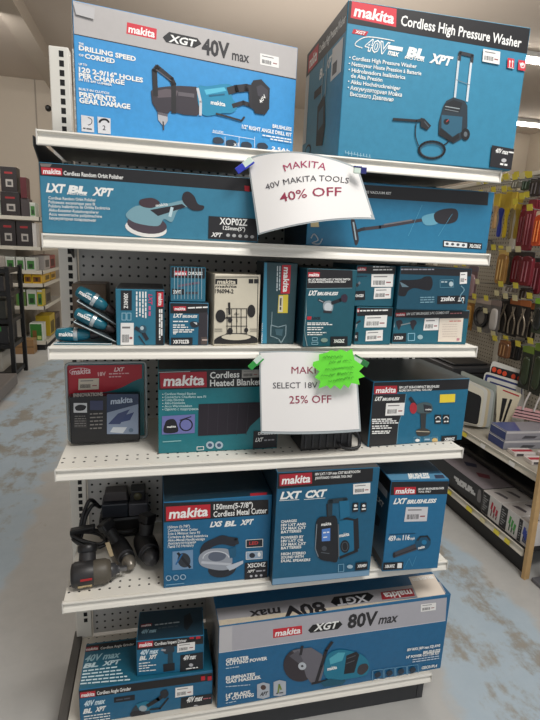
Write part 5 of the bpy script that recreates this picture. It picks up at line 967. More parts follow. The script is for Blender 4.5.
# ------------------------------------------------------------------ gondola along the right aisle
XB = 2.55
g2 = thing('gondola_run', 'long gondola run with peg panel and two shelves along the right aisle', 'shelving unit', (2.33, 1.4, 0))
PEG2 = hole_mat('punched_peg_panel', (176, 168, 152), .0254, .0044, (1, 2)); BLK = mat((22, 22, 24), .5); CREAM = mat((206, 200, 186), .45)
mb = MB(); mb.box(XB, XB+.02, .6, 3.3, .55, 2.1, PEG2); mb.build('peg_panel', g2)
mb = MB(); mb.box(XB, XB+.02, .6, 3.3, .0, .55, BLK); mb.build('lower_back_panel', g2)
mb = MB(); mb.box(XB-.012, XB+.03, .6, 3.3, 2.1, 2.125, CREAM, .003); mb.build('top_rail', g2)
for y in (.62, 1.6, 2.5, 3.28):
    mb = MB(); mb.box(XB-.014, XB+.03, y-.02, y+.02, 0, 2.12, CREAM, .002); mb.build('upright', g2)
YEL = mat((222, 206, 70), .5); TAGC = mat((216, 206, 160), .5)
def deck(name, x0, z, tags, m):
    mb = MB(); mb.box(x0+.006, XB-.002, .6, 3.3, z-.02, z, m); s = mb.build(name, g2)
    mb = MB(); mb.prism([(0, .004), (-.004, .002), (-.002, -.004), (.004, -.008), (.002, -.022), (-.005, -.034), (-.004, -.038), (.008, -.038), (.008, 0)], (x0, .6, z), (1, 0, 0), (0, 0, 1), (0, 2.7, 0), CREAM); r = mb.build('price_rail', s)
    for y, w_, m_ in tags:
        mb = MB(); mb.obox((x0-.0075, y, z-.034), (.004, 0, .024), (0, w_, 0), (-.0008, 0, .0001), m_); mb.build('price_ticket', r)
deck('base_deck', 2.09, .149, [(1.235, .05, YEL), (1.02, .055, YEL), (.775, .045, YEL), (.69, .04, YEL), (.9, .04, TAGC), (1.5, .05, YEL)], BLK)
deck('shelf', 2.13, .545, [(1.22, .05, YEL), (1.04, .04, mat((226, 224, 220))), (.79, .045, mat((226, 224, 220))), (1.6, .05, YEL)], mat((168, 162, 150), .5))
mb = MB(); mb.box(2.125, 2.14, .6, 3.3, 0, .128, mat((24, 24, 25), .5)); mb.build('kick_plate', g2)

# hanging stock: hook (part of the run) + packet (a thing of its own)
def hook(y, z, tagc=YEL, L_=.2):
    mb = MB(); mb.tube([(XB+.002, y, z-.02), (XB-.004, y, z), (XB-L_*.9, y, z), (XB-L_, y, z+.012)], .003, mat((170, 170, 168), .3, .8), 6); h = mb.build('peg_hook', g2)
    if tagc:
        mb = MB(); mb.obox((XB-L_-.004, y-.022, z-.008), (.001, 0, 0), (0, .044, 0), (-.008, 0, .034), tagc); mb.build('price_tag', h)
XP = 2.45
def span(x0, y0, x1, y1, X=XP):
    a = on(x0, (y0+y1)/2, 0, X); b = on(x1, (y0+y1)/2, 0, X); xm = (x0+x1)/2
    return a.y, b.y, on(xm, y0, 0, X).z, on(xm, y1, 0, X).z     # far y, near y, top z, bottom z
PK = []
def packet(kind, label, px, cols, cat, grp, X=XP, tagc=YEL, hk=True):
    if X == XP: X = (2.45, 2.405, 2.495)[len(PK) % 3]
    PK.append(label); ya, yb, zt, zb_ = span(*px, X); yc = (ya+yb)/2; w_ = ya-yb; h_ = zt-zb_
    name = {'brush': 'paint_brush', 'pouch': 'hanging_packet', 'coil': 'coiled_hose_pack', 'plier': 'hanging_tool', 'card': 'hanging_card'}[kind]
    t = thing(name, label, cat, (X, yc, zb_), grp); Ys = Vector((0, -1, 0)); O = Vector((X, ya, zb_))
    if kind == 'brush':
        m = MB(); m.prism([(w_*.1, h_*.62), (w_*.05, h_), (w_*.95, h_), (w_*.9, h_*.62)], O, Ys, zz, (.012, 0, 0), mat(cols[0], .5), .002); m.build('card_sleeve', t)
        m = MB(); m.prism(smooth([(w_*.36, 0), (w_*.64, 0), (w_*.7, h_*.18), (w_*.6, h_*.4), (w_*.8, h_*.63), (w_*.2, h_*.63), (w_*.4, h_*.4), (w_*.3, h_*.18)], 3), O+Vector((-.003, 0, 0)), Ys, zz, (.016, 0, 0), mat(cols[1], .35), .002); m.build('handle', t)
    else:
        hd = .16
        m = MB(); m.prism([(0, h_*(1-hd)), (w_, h_*(1-hd)), (w_, h_*.97), (w_*.9, h_), (w_*.1, h_), (0, h_*.97)], O, Ys, zz, (.008, 0, 0), mat(cols[0], .45)); m.build('header_card', t)
        if kind == 'pouch':
            m = MB(); m.prism(smooth([(w_*.04, h_*.03), (w_*.5, 0), (w_*.96, h_*.03), (w_, h_*.4), (w_*.93, h_*.84), (w_*.07, h_*.84), (0, h_*.4)], 3), O+Vector((-.008, 0, 0)), Ys, zz, (.024, 0, 0), mat(cols[1], .25, noise=.35, scale=70), .004); m.build('filled_bag', t)
            m = MB()
            for k in (.3, .62): m.tube([O+Ys*(w_*k)+zz*(h_*.12)+Vector((-.01, 0, 0)), O+Ys*(w_*(k+.06))+zz*(h_*.72)+Vector((-.01, 0, 0))], .004, mat(cols[2], .3), 6)
            m.build('contents', t)
        elif kind == 'card':
            m = MB(); m.obox(O+Vector((.002, 0, 0)), Ys*w_, zz*(h_*.84), (.004, 0, 0), mat(cols[1], .4, noise=.3, scale=60)); m.build('backing_card', t)
            m = MB(); m.blob(O+Ys*(w_*.5)+zz*(h_*.42), Ys*(w_*.36), zz*(h_*.34), Vector((.01, 0, 0)), mat(cols[2], .2), .6); m.build('blister', t)
        elif kind == 'coil':
            m = MB(); m.obox(O+Vector((.004, 0, 0)), Ys*w_, zz*(h_*.84), (.003, 0, 0), mat(cols[1], .4)); m.build('backing_card', t)
            c0 = O+Ys*(w_*.5)+zz*(h_*.44); m = MB(); r_ = min(w_, h_)*.4
            for k in range(2): m.tube([c0+Ys*((r_-k*.012)*math.cos(a*math.pi/10))+zz*((r_-k*.012)*math.sin(a*math.pi/10))+Vector((-.008, 0, 0)) for a in range(21)], .008, mat(cols[2], .35), 8, False)
            m.build('hose_coil', t)
        elif kind == 'plier':
            m = MB(); m.obox(O+Vector((.004, 0, 0)), Ys*w_, zz*(h_*.84), (.003, 0, 0), mat(cols[1], .5)); m.build('backing_card', t)
            m = MB(); pv = O+Ys*(w_*.5)+zz*(h_*.62)+Vector((-.004, 0, 0)); e = mat(cols[2], .3, .5)
            for sgn in (-1, 1): m.tube(smooth([tuple(pv+Ys*(-sgn*w_*.12)+zz*(h_*.16)), tuple(pv), tuple(pv+Ys*(sgn*w_*.3)-zz*(h_*.25)), tuple(pv+Ys*(sgn*w_*.26)-zz*(h_*.55))], 4, False), [.004]*5+[.0055]*8, e, 8)
            m.lathe(pv, (-1, 0, 0), [(0, .009), (.008, .008)], e, 12); m.build('jaws_and_handles', t)
    if hk: hook(yc, zt+.0045, tagc, XB-X+.07)
BR, MA = 'paint brushes on the top peg row', 'maroon packets on the peg panel'
YC = (196, 168, 56)
for i, (px, hc, lb) in enumerate((((484, 196, 492, 237), (44, 92, 170), 'blue handled paint brush nearest the teal vacuum carton, in clear sleeve'), ((492, 194, 498.5, 228), (176, 140, 96), 'short beige handled paint brush between two blue handled ones'), ((497, 193, 504, 236), (48, 66, 166), 'dark blue handled paint brush under yellow sleeve, right of the beige one'), ((503, 192.5, 509, 237), (206, 178, 40), 'bright yellow handled paint brush in the top peg row'), ((509, 192.5, 514, 238), (110, 96, 62), 'olive handled paint brush next to the bright yellow one'), ((514, 193, 520, 238), (168, 140, 46), 'last yellow paint brush before the maroon packets'))):
    packet('brush', lb, px, (YC if i else (176, 190, 196), hc), 'paint brush', BR, tagc=None if i in (1, 3) else YEL)
MR = ((120, 30, 44), (122, 34, 46), (156, 90, 96))
for px, lb in (((519, 205, 527, 247), 'slim maroon packet right beside the last yellow paint brush'), ((525, 200, 533.5, 251), 'wide maroon packet with pale streaks, second from the paint brushes'), ((532.5, 198, 540, 214), 'maroon packet partly above the orange packet, top peg row')): packet('pouch', lb, px, MR, 'hanging packet', MA)
packet('pouch', 'orange packet with pale header hanging at the frame edge, top peg row', (534, 211, 543, 246), ((216, 196, 170), (196, 74, 34), (226, 130, 70)), 'hanging packet', None, 2.35)
packet('pouch', 'bronze brown long packet in the second peg row', (497, 250, 506, 284), ((190, 160, 90), (150, 112, 60), (196, 160, 100)), 'hanging packet', None)
packet('pouch', 'dark olive packet between the bronze packet and the maroon ones', (504.5, 251, 513, 285), ((60, 56, 48), (66, 56, 44), (120, 104, 80)), 'hanging packet', None)
for px, lb in (((512, 252, 522, 283), 'broad maroon packet in the second peg row, left of two'), ((521, 252, 532, 286), 'broad maroon packet in the second peg row, right of two'), ((531, 258, 541, 294), 'darker maroon packet at the frame edge, second peg row')): packet('pouch', lb, px, ((46, 40, 40), (110, 28, 40), (150, 90, 96)), 'hanging packet', MA, tagc=TAGC)
packet('card', 'purple grey small card behind the third shelf carton end', (460, 270, 467, 298), ((126, 112, 120), (92, 78, 88), (150, 130, 140)), 'hanging card', None)
packet('card', 'mauve card with clear blister in the shade of the second shelf end', (467, 266, 476, 300), ((100, 88, 96), (108, 84, 86), (146, 120, 122)), 'hanging card', None)
packet('card', 'amber card hanging left of the black coiled hose', (464, 297, 473, 330), ((206, 186, 120), (150, 104, 40), (186, 140, 70)), 'hanging card', None)
packet('coil', 'grey card with a black coiled hose in the third peg row', (474, 298, 490, 332), ((176, 160, 150), (120, 116, 112), (30, 30, 32)), 'hanging pack', None)
packet('card', 'grey card with long pale blister right of the black coil', (489, 300, 499, 334), ((126, 110, 104), (96, 92, 90), (176, 170, 164)), 'hanging card', None)
for px, lb in (((499, 295, 509, 334), 'steel pliers on a dark card, first right of the grey card'), ((508, 298, 518, 337), 'steel pliers with orange header card, second from the grey card'), ((518, 300, 528, 338), 'steel pliers with orange header card, third from the grey card'), ((527, 303, 536, 342), 'dark steel tool on black card, last in the third peg row')): packet('plier', lb, px, ((150, 84, 40) if '499' not in str(px) else (40, 36, 34), (34, 30, 28), (140, 128, 112)), 'hanging tool', 'steel tools in the third peg row', tagc=TAGC)
packet('card', 'lime green card with black blister at the frame edge, third peg row', (533, 298, 543, 334), ((126, 176, 54), (52, 62, 44), (40, 42, 40)), 'hanging card', None, 2.40)
packet('pouch', 'brown tool packet hanging above the black and red sign', (499, 340, 509, 358), ((120, 76, 40), (110, 72, 44), (160, 120, 80)), 'hanging packet', None)
packet('pouch', 'black packet between the brown packet and the green ones', (509, 340, 520, 360), ((60, 30, 26), (30, 28, 28), (70, 60, 54)), 'hanging packet', None)
for px, lb in (((520, 345, 531, 390), 'tall black and lime packet beside the upright signs, left of two'), ((531.6, 342, 543, 396), 'tall black and lime packet at the frame edge, right of two')): packet('card', lb, px, ((104, 128, 46), (34, 38, 30), (50, 60, 40)), 'hanging card', 'black and lime packets', 2.42)
for px, c_, lb in (((522, 178, 530.4, 190), (50, 66, 54), 'dark green packet on the uppermost hooks, above the maroon packets'), ((530, 178, 541, 196), (56, 50, 52), 'charcoal packet on the uppermost hooks at the frame edge'), ((512, 180, 520, 188), (120, 118, 108), 'small grey packet on the uppermost hooks above the yellow brushes'),
                   ((484, 240, 491, 250), (110, 108, 104), 'small grey packet under the blue handled brush'), ((520, 288, 531, 300), (58, 46, 44), 'small dark packet between the maroon packets and the pliers'), ((506, 286.5, 516, 292), (104, 96, 88), 'small grey brown packet above the steel pliers')): packet('pouch', lb, px, (tuple(int(v*.8) for v in c_), c_, tuple(min(255, v+50) for v in c_)), 'hanging packet', None)
for x, y in ((482, 283), (484, 331), (498, 335), (490, 312)):
    p = on(x, y, 0, 2.42); hook(p.y, p.z, TAGC, .16)
for i in range(8):
    p = on(486+i*7.4, 184-i*1.0, 0, 2.4); hook(p.y, p.z, (TAGC, YEL)[i % 2], .2)

# black flat case and mesh tray at the height of the signs
a, b = on(444, 371, 2, .84), on(496, 353, 2, .84); P_ = Vector((2.18, 1.62, .8)); Q_ = Vector((2.5, 1.62, .8))
b0 = Vector((2.16, 1.5, .547)); t = thing('tool_chest', 'flat black lidded chest on the shelf behind the upright signs', 'case', b0)
mb = MB(); mb.obox(b0, (.34, 0, 0), (0, .62, 0), (0, 0, .3), mat((34, 34, 36), .45), .01); mb.build('chest_body', t)
mb = MB(); mb.obox(b0+Vector((-.012, -.01, .3)), (.36, 0, 0), (0, .64, 0), (0, 0, .04), mat((46, 46, 48), .4), .008); mb.obox(b0+Vector((.03, .04, .342)), (.26, 0, 0), (0, .5, 0), (0, 0, .012), mat((28, 28, 30), .4), .006); mb.build('lid', t)

# upright sign panels leaning together on the shelf
nrm = Vector((.67, .742, 0)); dirv = Vector((.742, -.67, 0))
def plate(name, label, base, pts, m, th=.006, art=()):
    B_ = Vector(base); pl = lambda p: CAM+ray(*p)*((B_-CAM).dot(nrm)/ray(*p).dot(nrm))
    W3 = [pl(p) for p in pts]; o = W3[0].copy(); low = min(w.z for w in W3)
    q2 = [((w-o).dot(dirv), max(w.z, .5458)-o.z) for w in W3]; mb = MB(); mb.prism(q2, o, dirv, zz, nrm*th, m); ob = mb.build(name, org=(o.x, o.y, .5456)); tag(ob, label, 'sign', 'sign panels stacked on the aisle shelf')
    for i, (nm, pp, mm) in enumerate(art):
        mb = MB(); mb.poly([pl(p)-nrm*(.0006+.0003*i) for p in pp], mm); mb.build(nm, ob)
def rc(tl, tr, br, bl, k=.12):
    Q = [tl, tr, br, bl]; out = []
    for i in range(4):
        p, a, b = Q[i], Q[i-1], Q[(i+1) % 4]
        A_ = (p[0]+(a[0]-p[0])*k, p[1]+(a[1]-p[1])*k); B_ = (p[0]+(b[0]-p[0])*k, p[1]+(b[1]-p[1])*k)
        for t_ in (0, .33, .67, 1): out.append(((1-t_)**2*A_[0]+2*t_*(1-t_)*p[0]+t_*t_*B_[0], (1-t_)**2*A_[1]+2*t_*(1-t_)*p[1]+t_*t_*B_[1]))
    return out
SW = mat((208, 206, 198), .4); SB = mat((24, 24, 26), .45); NV = mat((40, 48, 104), .45); OR = mat((214, 74, 40), .45)
plate('shop_sign', 'white sign panel with black field and orange shapes, rearmost and tallest of the stack', (2.40, 1.32, 0), rc((491, 360), (524, 371.4), (523.4, 440), (484, 436)), SW, .006,
      [('black_field', rc((492, 365.6), (522.6, 374.4), (522, 384), (489, 378)), SB)]+[('orange_shape', circ(x, y, 2.3, 2.6, 12), OR) for x, y in ((494.2, 369.6), (499.4, 371.6), (504.6, 373.6), (513.4, 376.6), (519.4, 378.6))])
plate('shop_sign', 'white sign panel with navy border lines, in front of the orange shapes', (2.37, 1.285, 0), rc((484, 371), (524, 383), (521, 440), (479, 436)), SW, .006,
      [('navy_border', rc((486, 373.6), (522.6, 385.4), (522, 396), (483.6, 385)), NV), ('white_panel', rc((487.6, 376.6), (521.4, 387), (521, 398), (486, 388)), SW), ('navy_line', [(490, 381), (516, 389.4), (516, 391), (489.6, 382.6)], NV)])
plate('shop_sign', 'cream sign panel with black diagonal bars and a thin red line', (2.33, 1.25, 0), rc((497, 385), (522, 394.4), (508.4, 427), (496, 426), .06), mat((214, 204, 178), .45), .006,
      [('red_line', [(503, 389.4), (519.4, 395.6), (519, 397), (502.6, 390.6)], mat((176, 50, 54))), ('black_bar', [(502.4, 398), (507.4, 398.6), (501, 422), (499, 421)], SB), ('black_bar', [(510, 399), (512.4, 399.6), (503.6, 424), (501.6, 424)], SB)])
plate('shop_sign', 'frosted grey clear panel leaning between the signs', (2.30, 1.27, 0), rc((461, 370.4), (496.6, 385.4), (492, 430), (460, 424), .05), mat((150, 156, 148), .2), .004)
for i, (x, lb) in enumerate(((0, 'thin pale sign panel edge, nearest the frosted panel'), (-3.4, 'thin cream sign panel edge, middle of the three behind the black sign'), (-6.4, 'thin white sign panel edge directly behind the black sign'))):
    plate('shop_sign', lb, (2.275-i*.018, 1.262-i*.012, 0), rc((461+x*.4, 377.5-i*1.2), (494.6+x, 391-i*.6), (489.4+x, 427.6), (462+x*.4, 424), .12), (mat((176, 180, 178), .4), mat((200, 186, 156), .45), SW)[i], .004, [('red_corner', [(476+x, 385.4-i), (488+x, 390.4-i), (487.6+x, 393-i), (475.6+x, 388-i)], mat((176, 44, 48)))] if i == 1 else ())
plate('shop_sign', 'black sign panel with rounded cream border at the front of the stack', (2.205, 1.225, 0), rc((455.4, 376), (485, 391.6), (479.6, 426), (459.4, 421), .14), mat((206, 200, 182), .45), .005, [('black_field', rc((458.4, 386), (482, 396.4), (477.8, 425), (460, 420.6), .14), SB)])

# stacked flat boxes and small packs on the shelf
def flatbox(name, label, A, B, z, h, d, col, cat, grp=None, end=None, body=None):
    c = Carton(name, label, Vector((A[0], A[1], z)), Vector((B[0], B[1], z)), h, d, col, cat=cat, group=grp, sidecol=end); return c
pa = on(503, 450, 2, .545); pe = on(487.6, 440, 2, .545); dd = (pe-pa).length
ud = Vector((-(pe-pa).normalized().y*-1, (pe-pa).normalized().x*-1, 0)); ud = Vector((abs(ud.x), ud.y, 0)).normalized()
for i, lb in enumerate(('silver grey tool box with navy end, lower of the two on the aisle shelf', 'silver grey tool box with navy end, upper of the two on the aisle shelf')):
    A = pa+ud*(.004*i); c = flatbox('tool_box', lb, A, A+ud*.33, .5456+i*.0555, .055, dd, (138, 138, 144), 'box', 'silver and navy tool boxes', (46, 62, 118)); f = c.front
    f.uvpoly('dark_plate', [(.1, .008), (.18, .008), (.2, .022), (.12, .026)], mat((70, 70, 76))); f.uvpoly('pale_band', [(.003, .04), (.325, .04), (.325, .052), (.003, .052)], mat((186, 184, 184)))
    c.left.uvpoly('white_line', [(.004, .046), (dd*.96, .046), (dd*.96, .0495), (.004, .0495)], WHITE); c.top.uvpoly('navy_top', [(.004, .004), (.09, .004), (.15, dd-.004), (.004, dd-.004)], mat((64, 78, 132), .3)); c.done()
for i, (x, y, lb) in enumerate(((2.165, .845, 'small red and white flat pack in front of the silver boxes'), (2.18, .735, 'second small red and white flat pack, nearer the price rail'), (2.31, .79, 'third red and white flat pack at the frame edge'))):
    A = Vector((x, y, 0)); c = flatbox('flat_pack', lb, A, A+Vector((.12, -.015, 0)), .5456, .022, .075, (206, 198, 194), 'pack', 'red and white flat packs'); c.top.uvpoly('red_stripe', [(.004, .022), (.125, .022), (.125, .05), (.004, .05)], mat((170, 40, 54))); c.front.uvpoly('dark_window', [(.01, .004), (.05, .004), (.05, .018), (.01, .018)], mat((70, 66, 68))); c.done()
p = on(514, 424, 0, 2.44); t = thing('label_bundle', 'bundle of pink labels with black stripes tied to white straps', 'labels', p)
mb = MB(); O = Vector((2.36, 1.14, .665)); mb.prism([(0, 0), (.15, .0), (.155, .06), (.02, .07)], O, (.742, -.67, 0), zz, (.02, .005, 0), mat((206, 158, 158), .5)); mb.build('label_stack', t)
mb = MB(); e = Vector((.742, -.67, 0)); fwd = Vector((-.67, -.742, 0))*.002
for k in range(3): mb.poly([O+e*.006+zz*(.012+k*.019)+fwd, O+e*.15+zz*(.008+k*.019)+fwd, O+e*.15+zz*(.013+k*.019)+fwd, O+e*.008+zz*(.017+k*.019)+fwd], SB)
mb.build('black_stripe', t)
for k in (.05, .11):
    mb = MB(); mb.tube([O+e*k+zz*.06+fwd*4, O+e*(k+.01)+zz*.12+fwd*4, O+e*(k+.025)+zz*.17+fwd*2], .006, mat((196, 190, 184), .5), 6); mb.build('strap', t)

# boxes on the base deck of the right run
GB = 'toy boxes on the aisle base deck'; zq = .1496; hq = .135
def deckbox(label, y0, y1, col, art, top):
    A = Vector((2.112, y0, zq)); B = Vector((2.112, y1, zq)); c = Carton('product_box', label, A, B, hq, .32, col, group=GB, topcol=top); art(c); c.done()
def art_black(c):
    f = c.front; pass
    for i in range(3): f.greek(L, (454+i*1.6, 478+i*3), (472+i*1.6, 490+i*3), 1.9, mat((206, 206, 206)), i)
    f.poly(PIC, smooth([(478.6, 490), (480.8, 491), (480.6, 502), (477, 500)]), mat((120, 116, 116)))
    for x, y, cc in ((.1, .1, (96, 66, 74)), (.26, .12, (60, 62, 84)), (.42, .1, (120, 60, 70))): c.top.uvpoly(PIC, [(x, y), (x+.06, y-.02), (x+.1, y+.03), (x+.05, y+.06)], mat(cc))
deckbox('long black box with white slanted lettering on the aisle base deck', 1.62, .985, (36, 35, 37), art_black, (140, 132, 136))
for y0, y1, cc, lb in ((.982, .826, (176, 46, 62), 'white and black box with red figure, beside the long black box'), (.823, .684, (70, 150, 70), 'white and black box with green figure, between red and blue ones'), (.681, .612, (56, 76, 170), 'white and black box with blue figure, next to the wooden post')):
    def art_w(c, cc=cc):
        f = c.front; w_ = c.w
        f.uvpoly('text_panel', [(.003, .004), (w_*.4, .004), (w_*.4, hq-.006), (.003, hq-.006)], mat((34, 33, 36)))
        for k in range(7): f.uvpoly(L, [(.01, .02+k*.014), (w_*(.2+.13*((k*7) % 3)/2), .02+k*.014), (w_*(.2+.13*((k*7) % 3)/2), .026+k*.014), (.01, .026+k*.014)], mat((150, 150, 150)))
        for k in range(3):
            x = w_*(.5+k*.14); f.uvpoly('printed_figure', [(x, .06-k*.01), (x+.014, .055-k*.01), (x+.02, .1-k*.012), (x+.006, .105-k*.012)], mat(cc)); f.uvpoly('printed_figure', [(x+.006, .02), (x+.014, .018), (x+.017, .058-k*.01), (x+.009, .06-k*.01)], mat(tuple(int(v*.55) for v in cc)))
        for k in range(3): c.top.uvpoly(PIC, [(w_*.2, .04+k*.08), (w_*.8, .06+k*.08), (w_*.7, .08+k*.08), (w_*.3, .07+k*.08)], mat((90, 84, 88)))
    deckbox(lb, y0, y1, (206, 202, 198), art_w, (186, 180, 176))
mb = MB(); mb.obox((2.3, .64, .2898), (.22, 0, 0), (0, .9, 0), (0, 0, .05), mat((24, 24, 26), .3, noise=.4, scale=9), .02); o = mb.build('black_sack', org=(2.42, 1, .286)); tag(o, 'folded black plastic sheet lying on top of the aisle base boxes', 'sheet')
# wooden post and grey foot
p0 = Vector((2.09, .558, 0)); p1 = p0+Vector((-.012, .006, .78))
mb = MB(); d = (p1-p0); mb.obox(p0, d, (.034, .006, 0), (-.004, .022, 0), mat((186, 152, 104), .6, noise=.25, scale=18), .002); tag(mb.build('wooden_post', org=p0), 'pale wooden post leaning in front of the box with the blue figure', 'post')
t = thing('display_foot', 'grey metal display foot on the floor beside the wooden post', 'display stand', (2.16, .44, 0))
mb = MB(); mb.obox((2.12, .38, 0), (.2, .0, 0), (0, .17, 0), (0, 0, .022), mat((96, 96, 100), .4), .006); mb.build('base_plate', t)
mb = MB(); mb.tube([(2.17, .5, .02), (2.175, .5, .4)], .016, mat((150, 150, 154), .3, .6), 12); mb.build('post', t)
# ------------------------------------------------------------------ far display and rack on the left
YF = 6.3
g3 = thing('toy_gondola', 'far pale gondola of boxed goods at the end of the left aisle', 'shelving unit', (-1.8, 6.9, 0))
XR = -1.25
LV = [1.86, 1.46, 1.135, .955, .635, .13]
mb = MB(); mb.box(-2.3, XR-.42, YF+.34, 7.8, 0, 2.0, mat((186, 180, 170), .6)); mb.build('back_panel', g3)
for z in LV:
    mb = MB(); mb.box(-2.3, XR-.01, YF+.01, 7.8, z-.03, z-.001, mat((176, 172, 164), .5)); s = mb.build('shelf', g3)
    mb = MB(); mb.box(-2.3, XR, YF, YF+.012, z-.045, z+.004, CREAM); mb.box(XR-.012, XR, YF, 7.8, z-.045, z+.004, CREAM); mb.build('price_rail', s)
mb = MB(); mb.box(-2.3, XR-.03, YF+.03, 7.78, 0, .1, BLK); mb.build('kick_plate', g3)
def fbox(label, px0, px1, ztop, lvl, col, pic=None, grp='boxed goods on the far gondola', dep=.2, yo=.03, name='product_box', z=None):
    z0 = (LV[lvl] if z is None else z)+.001; a = on(px0, 270, 1, YF+yo); b = on(px1, 270, 1, YF+yo); A = Vector((a.x, YF+yo, z0)); B = Vector((b.x, YF+yo, z0))
    c = Carton(name, label, A, B, ztop-z0, dep, col, group=grp); f = c.front; w_, h_ = c.w, c.h
    if pic:
        for nm, (u0, v0, u1, v1), cc in pic: f.uvpoly(nm, [(w_*u0, h_*v0), (w_*u1, h_*v0), (w_*u1, h_*v1), (w_*u0, h_*v1)], mat(cc))
    c.done(); return c
GRN, DKB = (64, 120, 56), (44, 38, 38)
art_dk = [('red_title', (.25, .72, .75, .8), (150, 40, 44)), ('printed_picture', (.3, .2, .75, .5), (170, 164, 158)), ('printed_picture', (.4, .26, .66, .42), (60, 58, 58))]
art_gn = [('printed_picture', (.15, .1, .85, .75), GRN), ('printed_picture', (.3, .2, .7, .5), (34, 60, 34)), ('white_strip', (0, .86, 1, 1), (196, 200, 190))]
k = fbox('black box with pale tool picture, lower of two piled on the top far shelf', 5.5, 24, 2.17, 0, DKB, art_dk)
fbox('black box with pale tool picture, topmost of the far display', 7, 22.5, 2.49, 0, DKB, art_dk, z=2.171)
fbox('small dark red box beside the topmost black box', 25.5, 31.5, 2.37, 0, (86, 30, 36), None, z=2.10); fbox('dark grey box under the dark red box', 25, 33, 2.098, 0, (70, 62, 62), None, yo=.04)
fbox('green toy box with white edge at the left of the top far shelf', -3, 4.8, 2.06, 0, (176, 184, 170), art_gn, yo=.02); fbox('green toy box in front at the right end of the top far shelf', 33.4, 39, 2.05, 0, (180, 186, 174), art_gn, yo=.02)
for i, (a, b) in enumerate(((2.5, 18), (19, 34))): fbox(('left black box with pale machine picture on the second far shelf', 'right black box with pale machine picture on the second far shelf')[i], a, b, 1.8, 1, DKB, art_dk)
fbox('white box end showing at the right of the second far shelf', 34.6, 38.4, 1.78, 1, (196, 192, 188), None)
for i, (a, b, lb) in enumerate(((6, 15.5, 'green and white toy box on the third far shelf, left of three'), (16.5, 25, 'green and white toy box on the third far shelf, middle of three'), (26, 36, 'green and white toy box on the third far shelf, right of three'))): fbox(lb, a, b, 1.315, 2, (190, 192, 184), art_gn)
for i, (a, b, lb) in enumerate(((23.5, 31, 'yellow toy box on the fourth far shelf, left of three'), (31.6, 41, 'yellow toy box on the fourth far shelf, at its corner'))): fbox(lb, a, b, 1.09, 3, (206, 164, 28), [('printed_picture', (.1, .15, .9, .7), (120, 74, 24)), ('printed_picture', (.35, .25, .6, .6), (40, 34, 28))])
for i, (a, b, lb) in enumerate(((14, 24, 'green toy box half behind the black rack on the fifth far shelf'), (25, 35, 'white and green toy box on the fifth far shelf'), (35.4, 41, 'yellow and green toy box at the corner of the fifth far shelf'))): fbox(lb, a, b, .87, 4, ((96, 120, 60), (196, 196, 186), (190, 170, 50))[i], art_gn)
fbox('bright green boxed toy on the lowest far shelf', 26, 39.6, .39, 5, (206, 210, 200), [('printed_picture', (.03, .04, .9, .96), (50, 116, 44)), ('printed_picture', (.2, .1, .5, .6), (120, 84, 40)), ('printed_picture', (.55, .1, .85, .3), (180, 196, 120))])
c = Carton('product_box', 'brown cardboard carton on the floor before the far gondola', Vector((on(8, 350, 1, 6.05).x, 6.05, .001)), Vector((on(34, 350, 1, 6.05).x, 6.05, .001)), .2, .2, (150, 116, 78)); c.front.uvpoly('tape_strip', [(.0, .09), (c.w, .09), (c.w, .11), (0, .11)], mat((120, 92, 60))); c.done()
# boxes on the side that faces the aisle
for i, (y, lv, zt, col, lb) in enumerate(((6.75, 3, 1.09, (206, 164, 28), 'large yellow box facing the aisle on the fourth far shelf'), (7.2, 3, 1.08, (200, 156, 30), 'second yellow box facing the aisle, further along the fourth far shelf'), (6.8, 2, 1.33, (176, 170, 166), 'pale box facing the aisle on the third far shelf'), (7.22, 2, 1.33, (146, 50, 44), 'red and white box facing the aisle on the third far shelf'),
                                          (6.75, 4, .85, (96, 88, 70), 'brown and green box facing the aisle on the fifth far shelf'), (6.95, 5, .44, (196, 168, 40), 'tall yellow box facing the aisle on the lowest far shelf'), (7.4, 5, .4, (90, 76, 70), 'dark box facing the aisle on the lowest far shelf'))):
    c = Carton('product_box', lb, Vector((XR-.03, y-.2, LV[lv]+.001)), Vector((XR-.03, y+.2, LV[lv]+.001)), zt-LV[lv], .2, col, group='boxed goods on the far gondola')
    c.front.uvpoly('printed_picture', [(.05, .03), (.33, .03), (.33, c.h*.7), (.05, c.h*.7)], mat(tuple(int(v*.5) for v in col))); c.done()
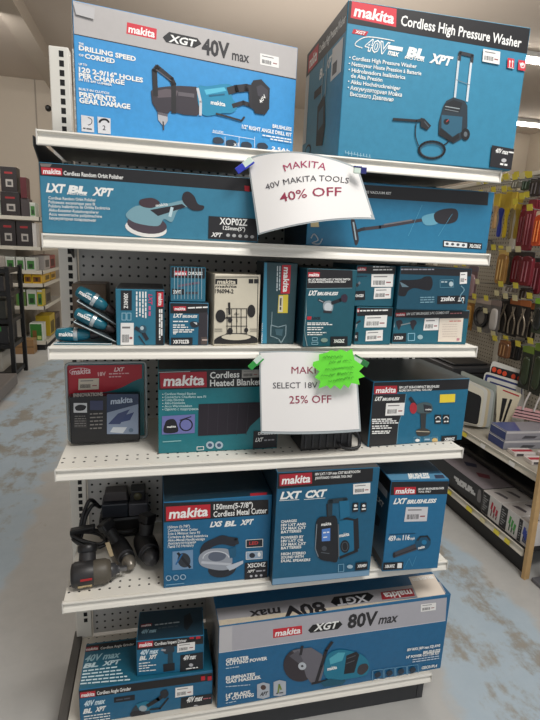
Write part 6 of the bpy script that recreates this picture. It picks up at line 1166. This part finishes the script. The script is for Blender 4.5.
# black metal rack
r = thing('metal_rack', 'black metal stock rack along the left aisle', 'rack', (-1.7, 4.86, 0)); KB = mat((15, 15, 16), .45)
for x in (-1.27, -2.2):
    for y in (4.6, 5.12):
        mb = MB(); mb.box(x-.022, x+.022, y-.02, y+.02, 0, 1.27, KB, .003); mb.build('post', r)
RZ = [.1, .42, .7, 1.0, 1.25]
for z in RZ:
    mb = MB(); mb.box(-2.2, -1.27, 4.62, 5.1, z-.05, z, KB, .003); mb.build('rack_shelf', r)
for (x0, x1, z, h, col, lb) in ((-1.62, -1.33, RZ[3], .17, (46, 44, 46), 'black box on the upper tier of the black rack'), (-2.0, -1.66, RZ[3], .15, (150, 146, 138), 'grey box left on the upper tier of the black rack'), (-1.7, -1.33, RZ[2], .2, (40, 42, 36), 'dark olive box on the middle tier of the black rack'), (-1.66, -1.32, RZ[1], .2, (36, 36, 38), 'black box with a green lid on the lower tier of the black rack'), (-1.6, -1.4, RZ[0], .22, (170, 166, 156), 'pale box on the lowest tier of the black rack'), (-2.1, -1.4, RZ[4], .12, (176, 172, 166), 'white tray with green tag on top of the black rack')):
    c = Carton('stock_box', lb, Vector((x0, 4.66, z+.001)), Vector((x1, 4.66, z+.001)), h, .38, col, group='stock on the black rack')
    if 'green' in lb: c.front.uvpoly('green_strip', [(.01, h*.7), (c.w*.8, h*.7), (c.w*.8, h*.95), (.01, h*.95)], mat((60, 150, 70)))
    c.done()
t = thing('pallet_base', 'low grey display plinth on the floor beside the left aisle', 'plinth', (-1.6, 3.85, 0))
mb = MB(); mb.box(-2.3, -1.19, 3.3, 4.4, .03, .15, mat((112, 106, 102), .5, noise=.1), .008); mb.build('plinth_top', t)
mb = MB(); mb.box(-2.26, -1.24, 3.34, 4.36, 0, .03, BLK); mb.build('plinth_foot', t)
mb = MB(); mb.prism([(0, 0), (.5, 0), (.46, .03), (.3, .06), (.06, .04)], (-1.75, 3.5, .151), (1, 0, 0), (0, 0, 1), (0, .5, 0), mat((52, 48, 48), .6), .004); tag(mb.build('floor_mat', org=(-1.5, 3.7, .15)), 'dark folded mat lying on the low grey plinth', 'mat')
# ------------------------------------------------------------------ light
SC.view_settings.view_transform = 'Standard'; SC.view_settings.look = 'None'
w = bpy.data.worlds.new('world'); SC.world = w; w.use_nodes = True
bg = w.node_tree.nodes['Background']; bg.inputs[0].default_value = (.95, .97, 1, 1); bg.inputs[1].default_value = .62
def area(x, y, z, sx, sy, e, tgt, col=(1, .975, .94)):
    l = bpy.data.lights.new('unseen_light', 'AREA'); l.shape = 'RECTANGLE'; l.size = sx; l.size_y = sy; l.energy = e; l.color = col
    o = bpy.data.objects.new('unseen_light', l); COL.objects.link(o); o.location = (x, y, z)
    o.rotation_euler = (Vector(tgt)-Vector((x, y, z))).to_track_quat('-Z', 'Y').to_euler()
area(1.4, -1.5, 3.9, 1.4, .9, 92, (.7, .2, .8))
area(2.0, 3.6, 2.9, 3.0, 3.0, 46, (2.0, 3.6, 6), (1, .95, .88))  # added upward fill that brightens the ceiling, no fixture there
area(-1.6, -1.2, 2.6, 3, 3, 14, (-1.6, -1.2, 6), (1, .95, .88))  # second added ceiling fill, nearer the front, also without a fixture
area(-1.5, 3.5, 3.85, .5, 2.2, 24, (-1.2, 3.5, 0))
area(3.4, 1.6, 3.9, 1.4, 1.4, 22, (2.3, 1.2, .8))
area(-1.8, 5.2, 3.9, .8, .8, 40, (-2.2, 8.5, 2.2))  # added to brighten the far left wall, no fixture hangs here
area(2.5, 6.0, 3.85, 2.5, .6, 60, (2, 6, 0))
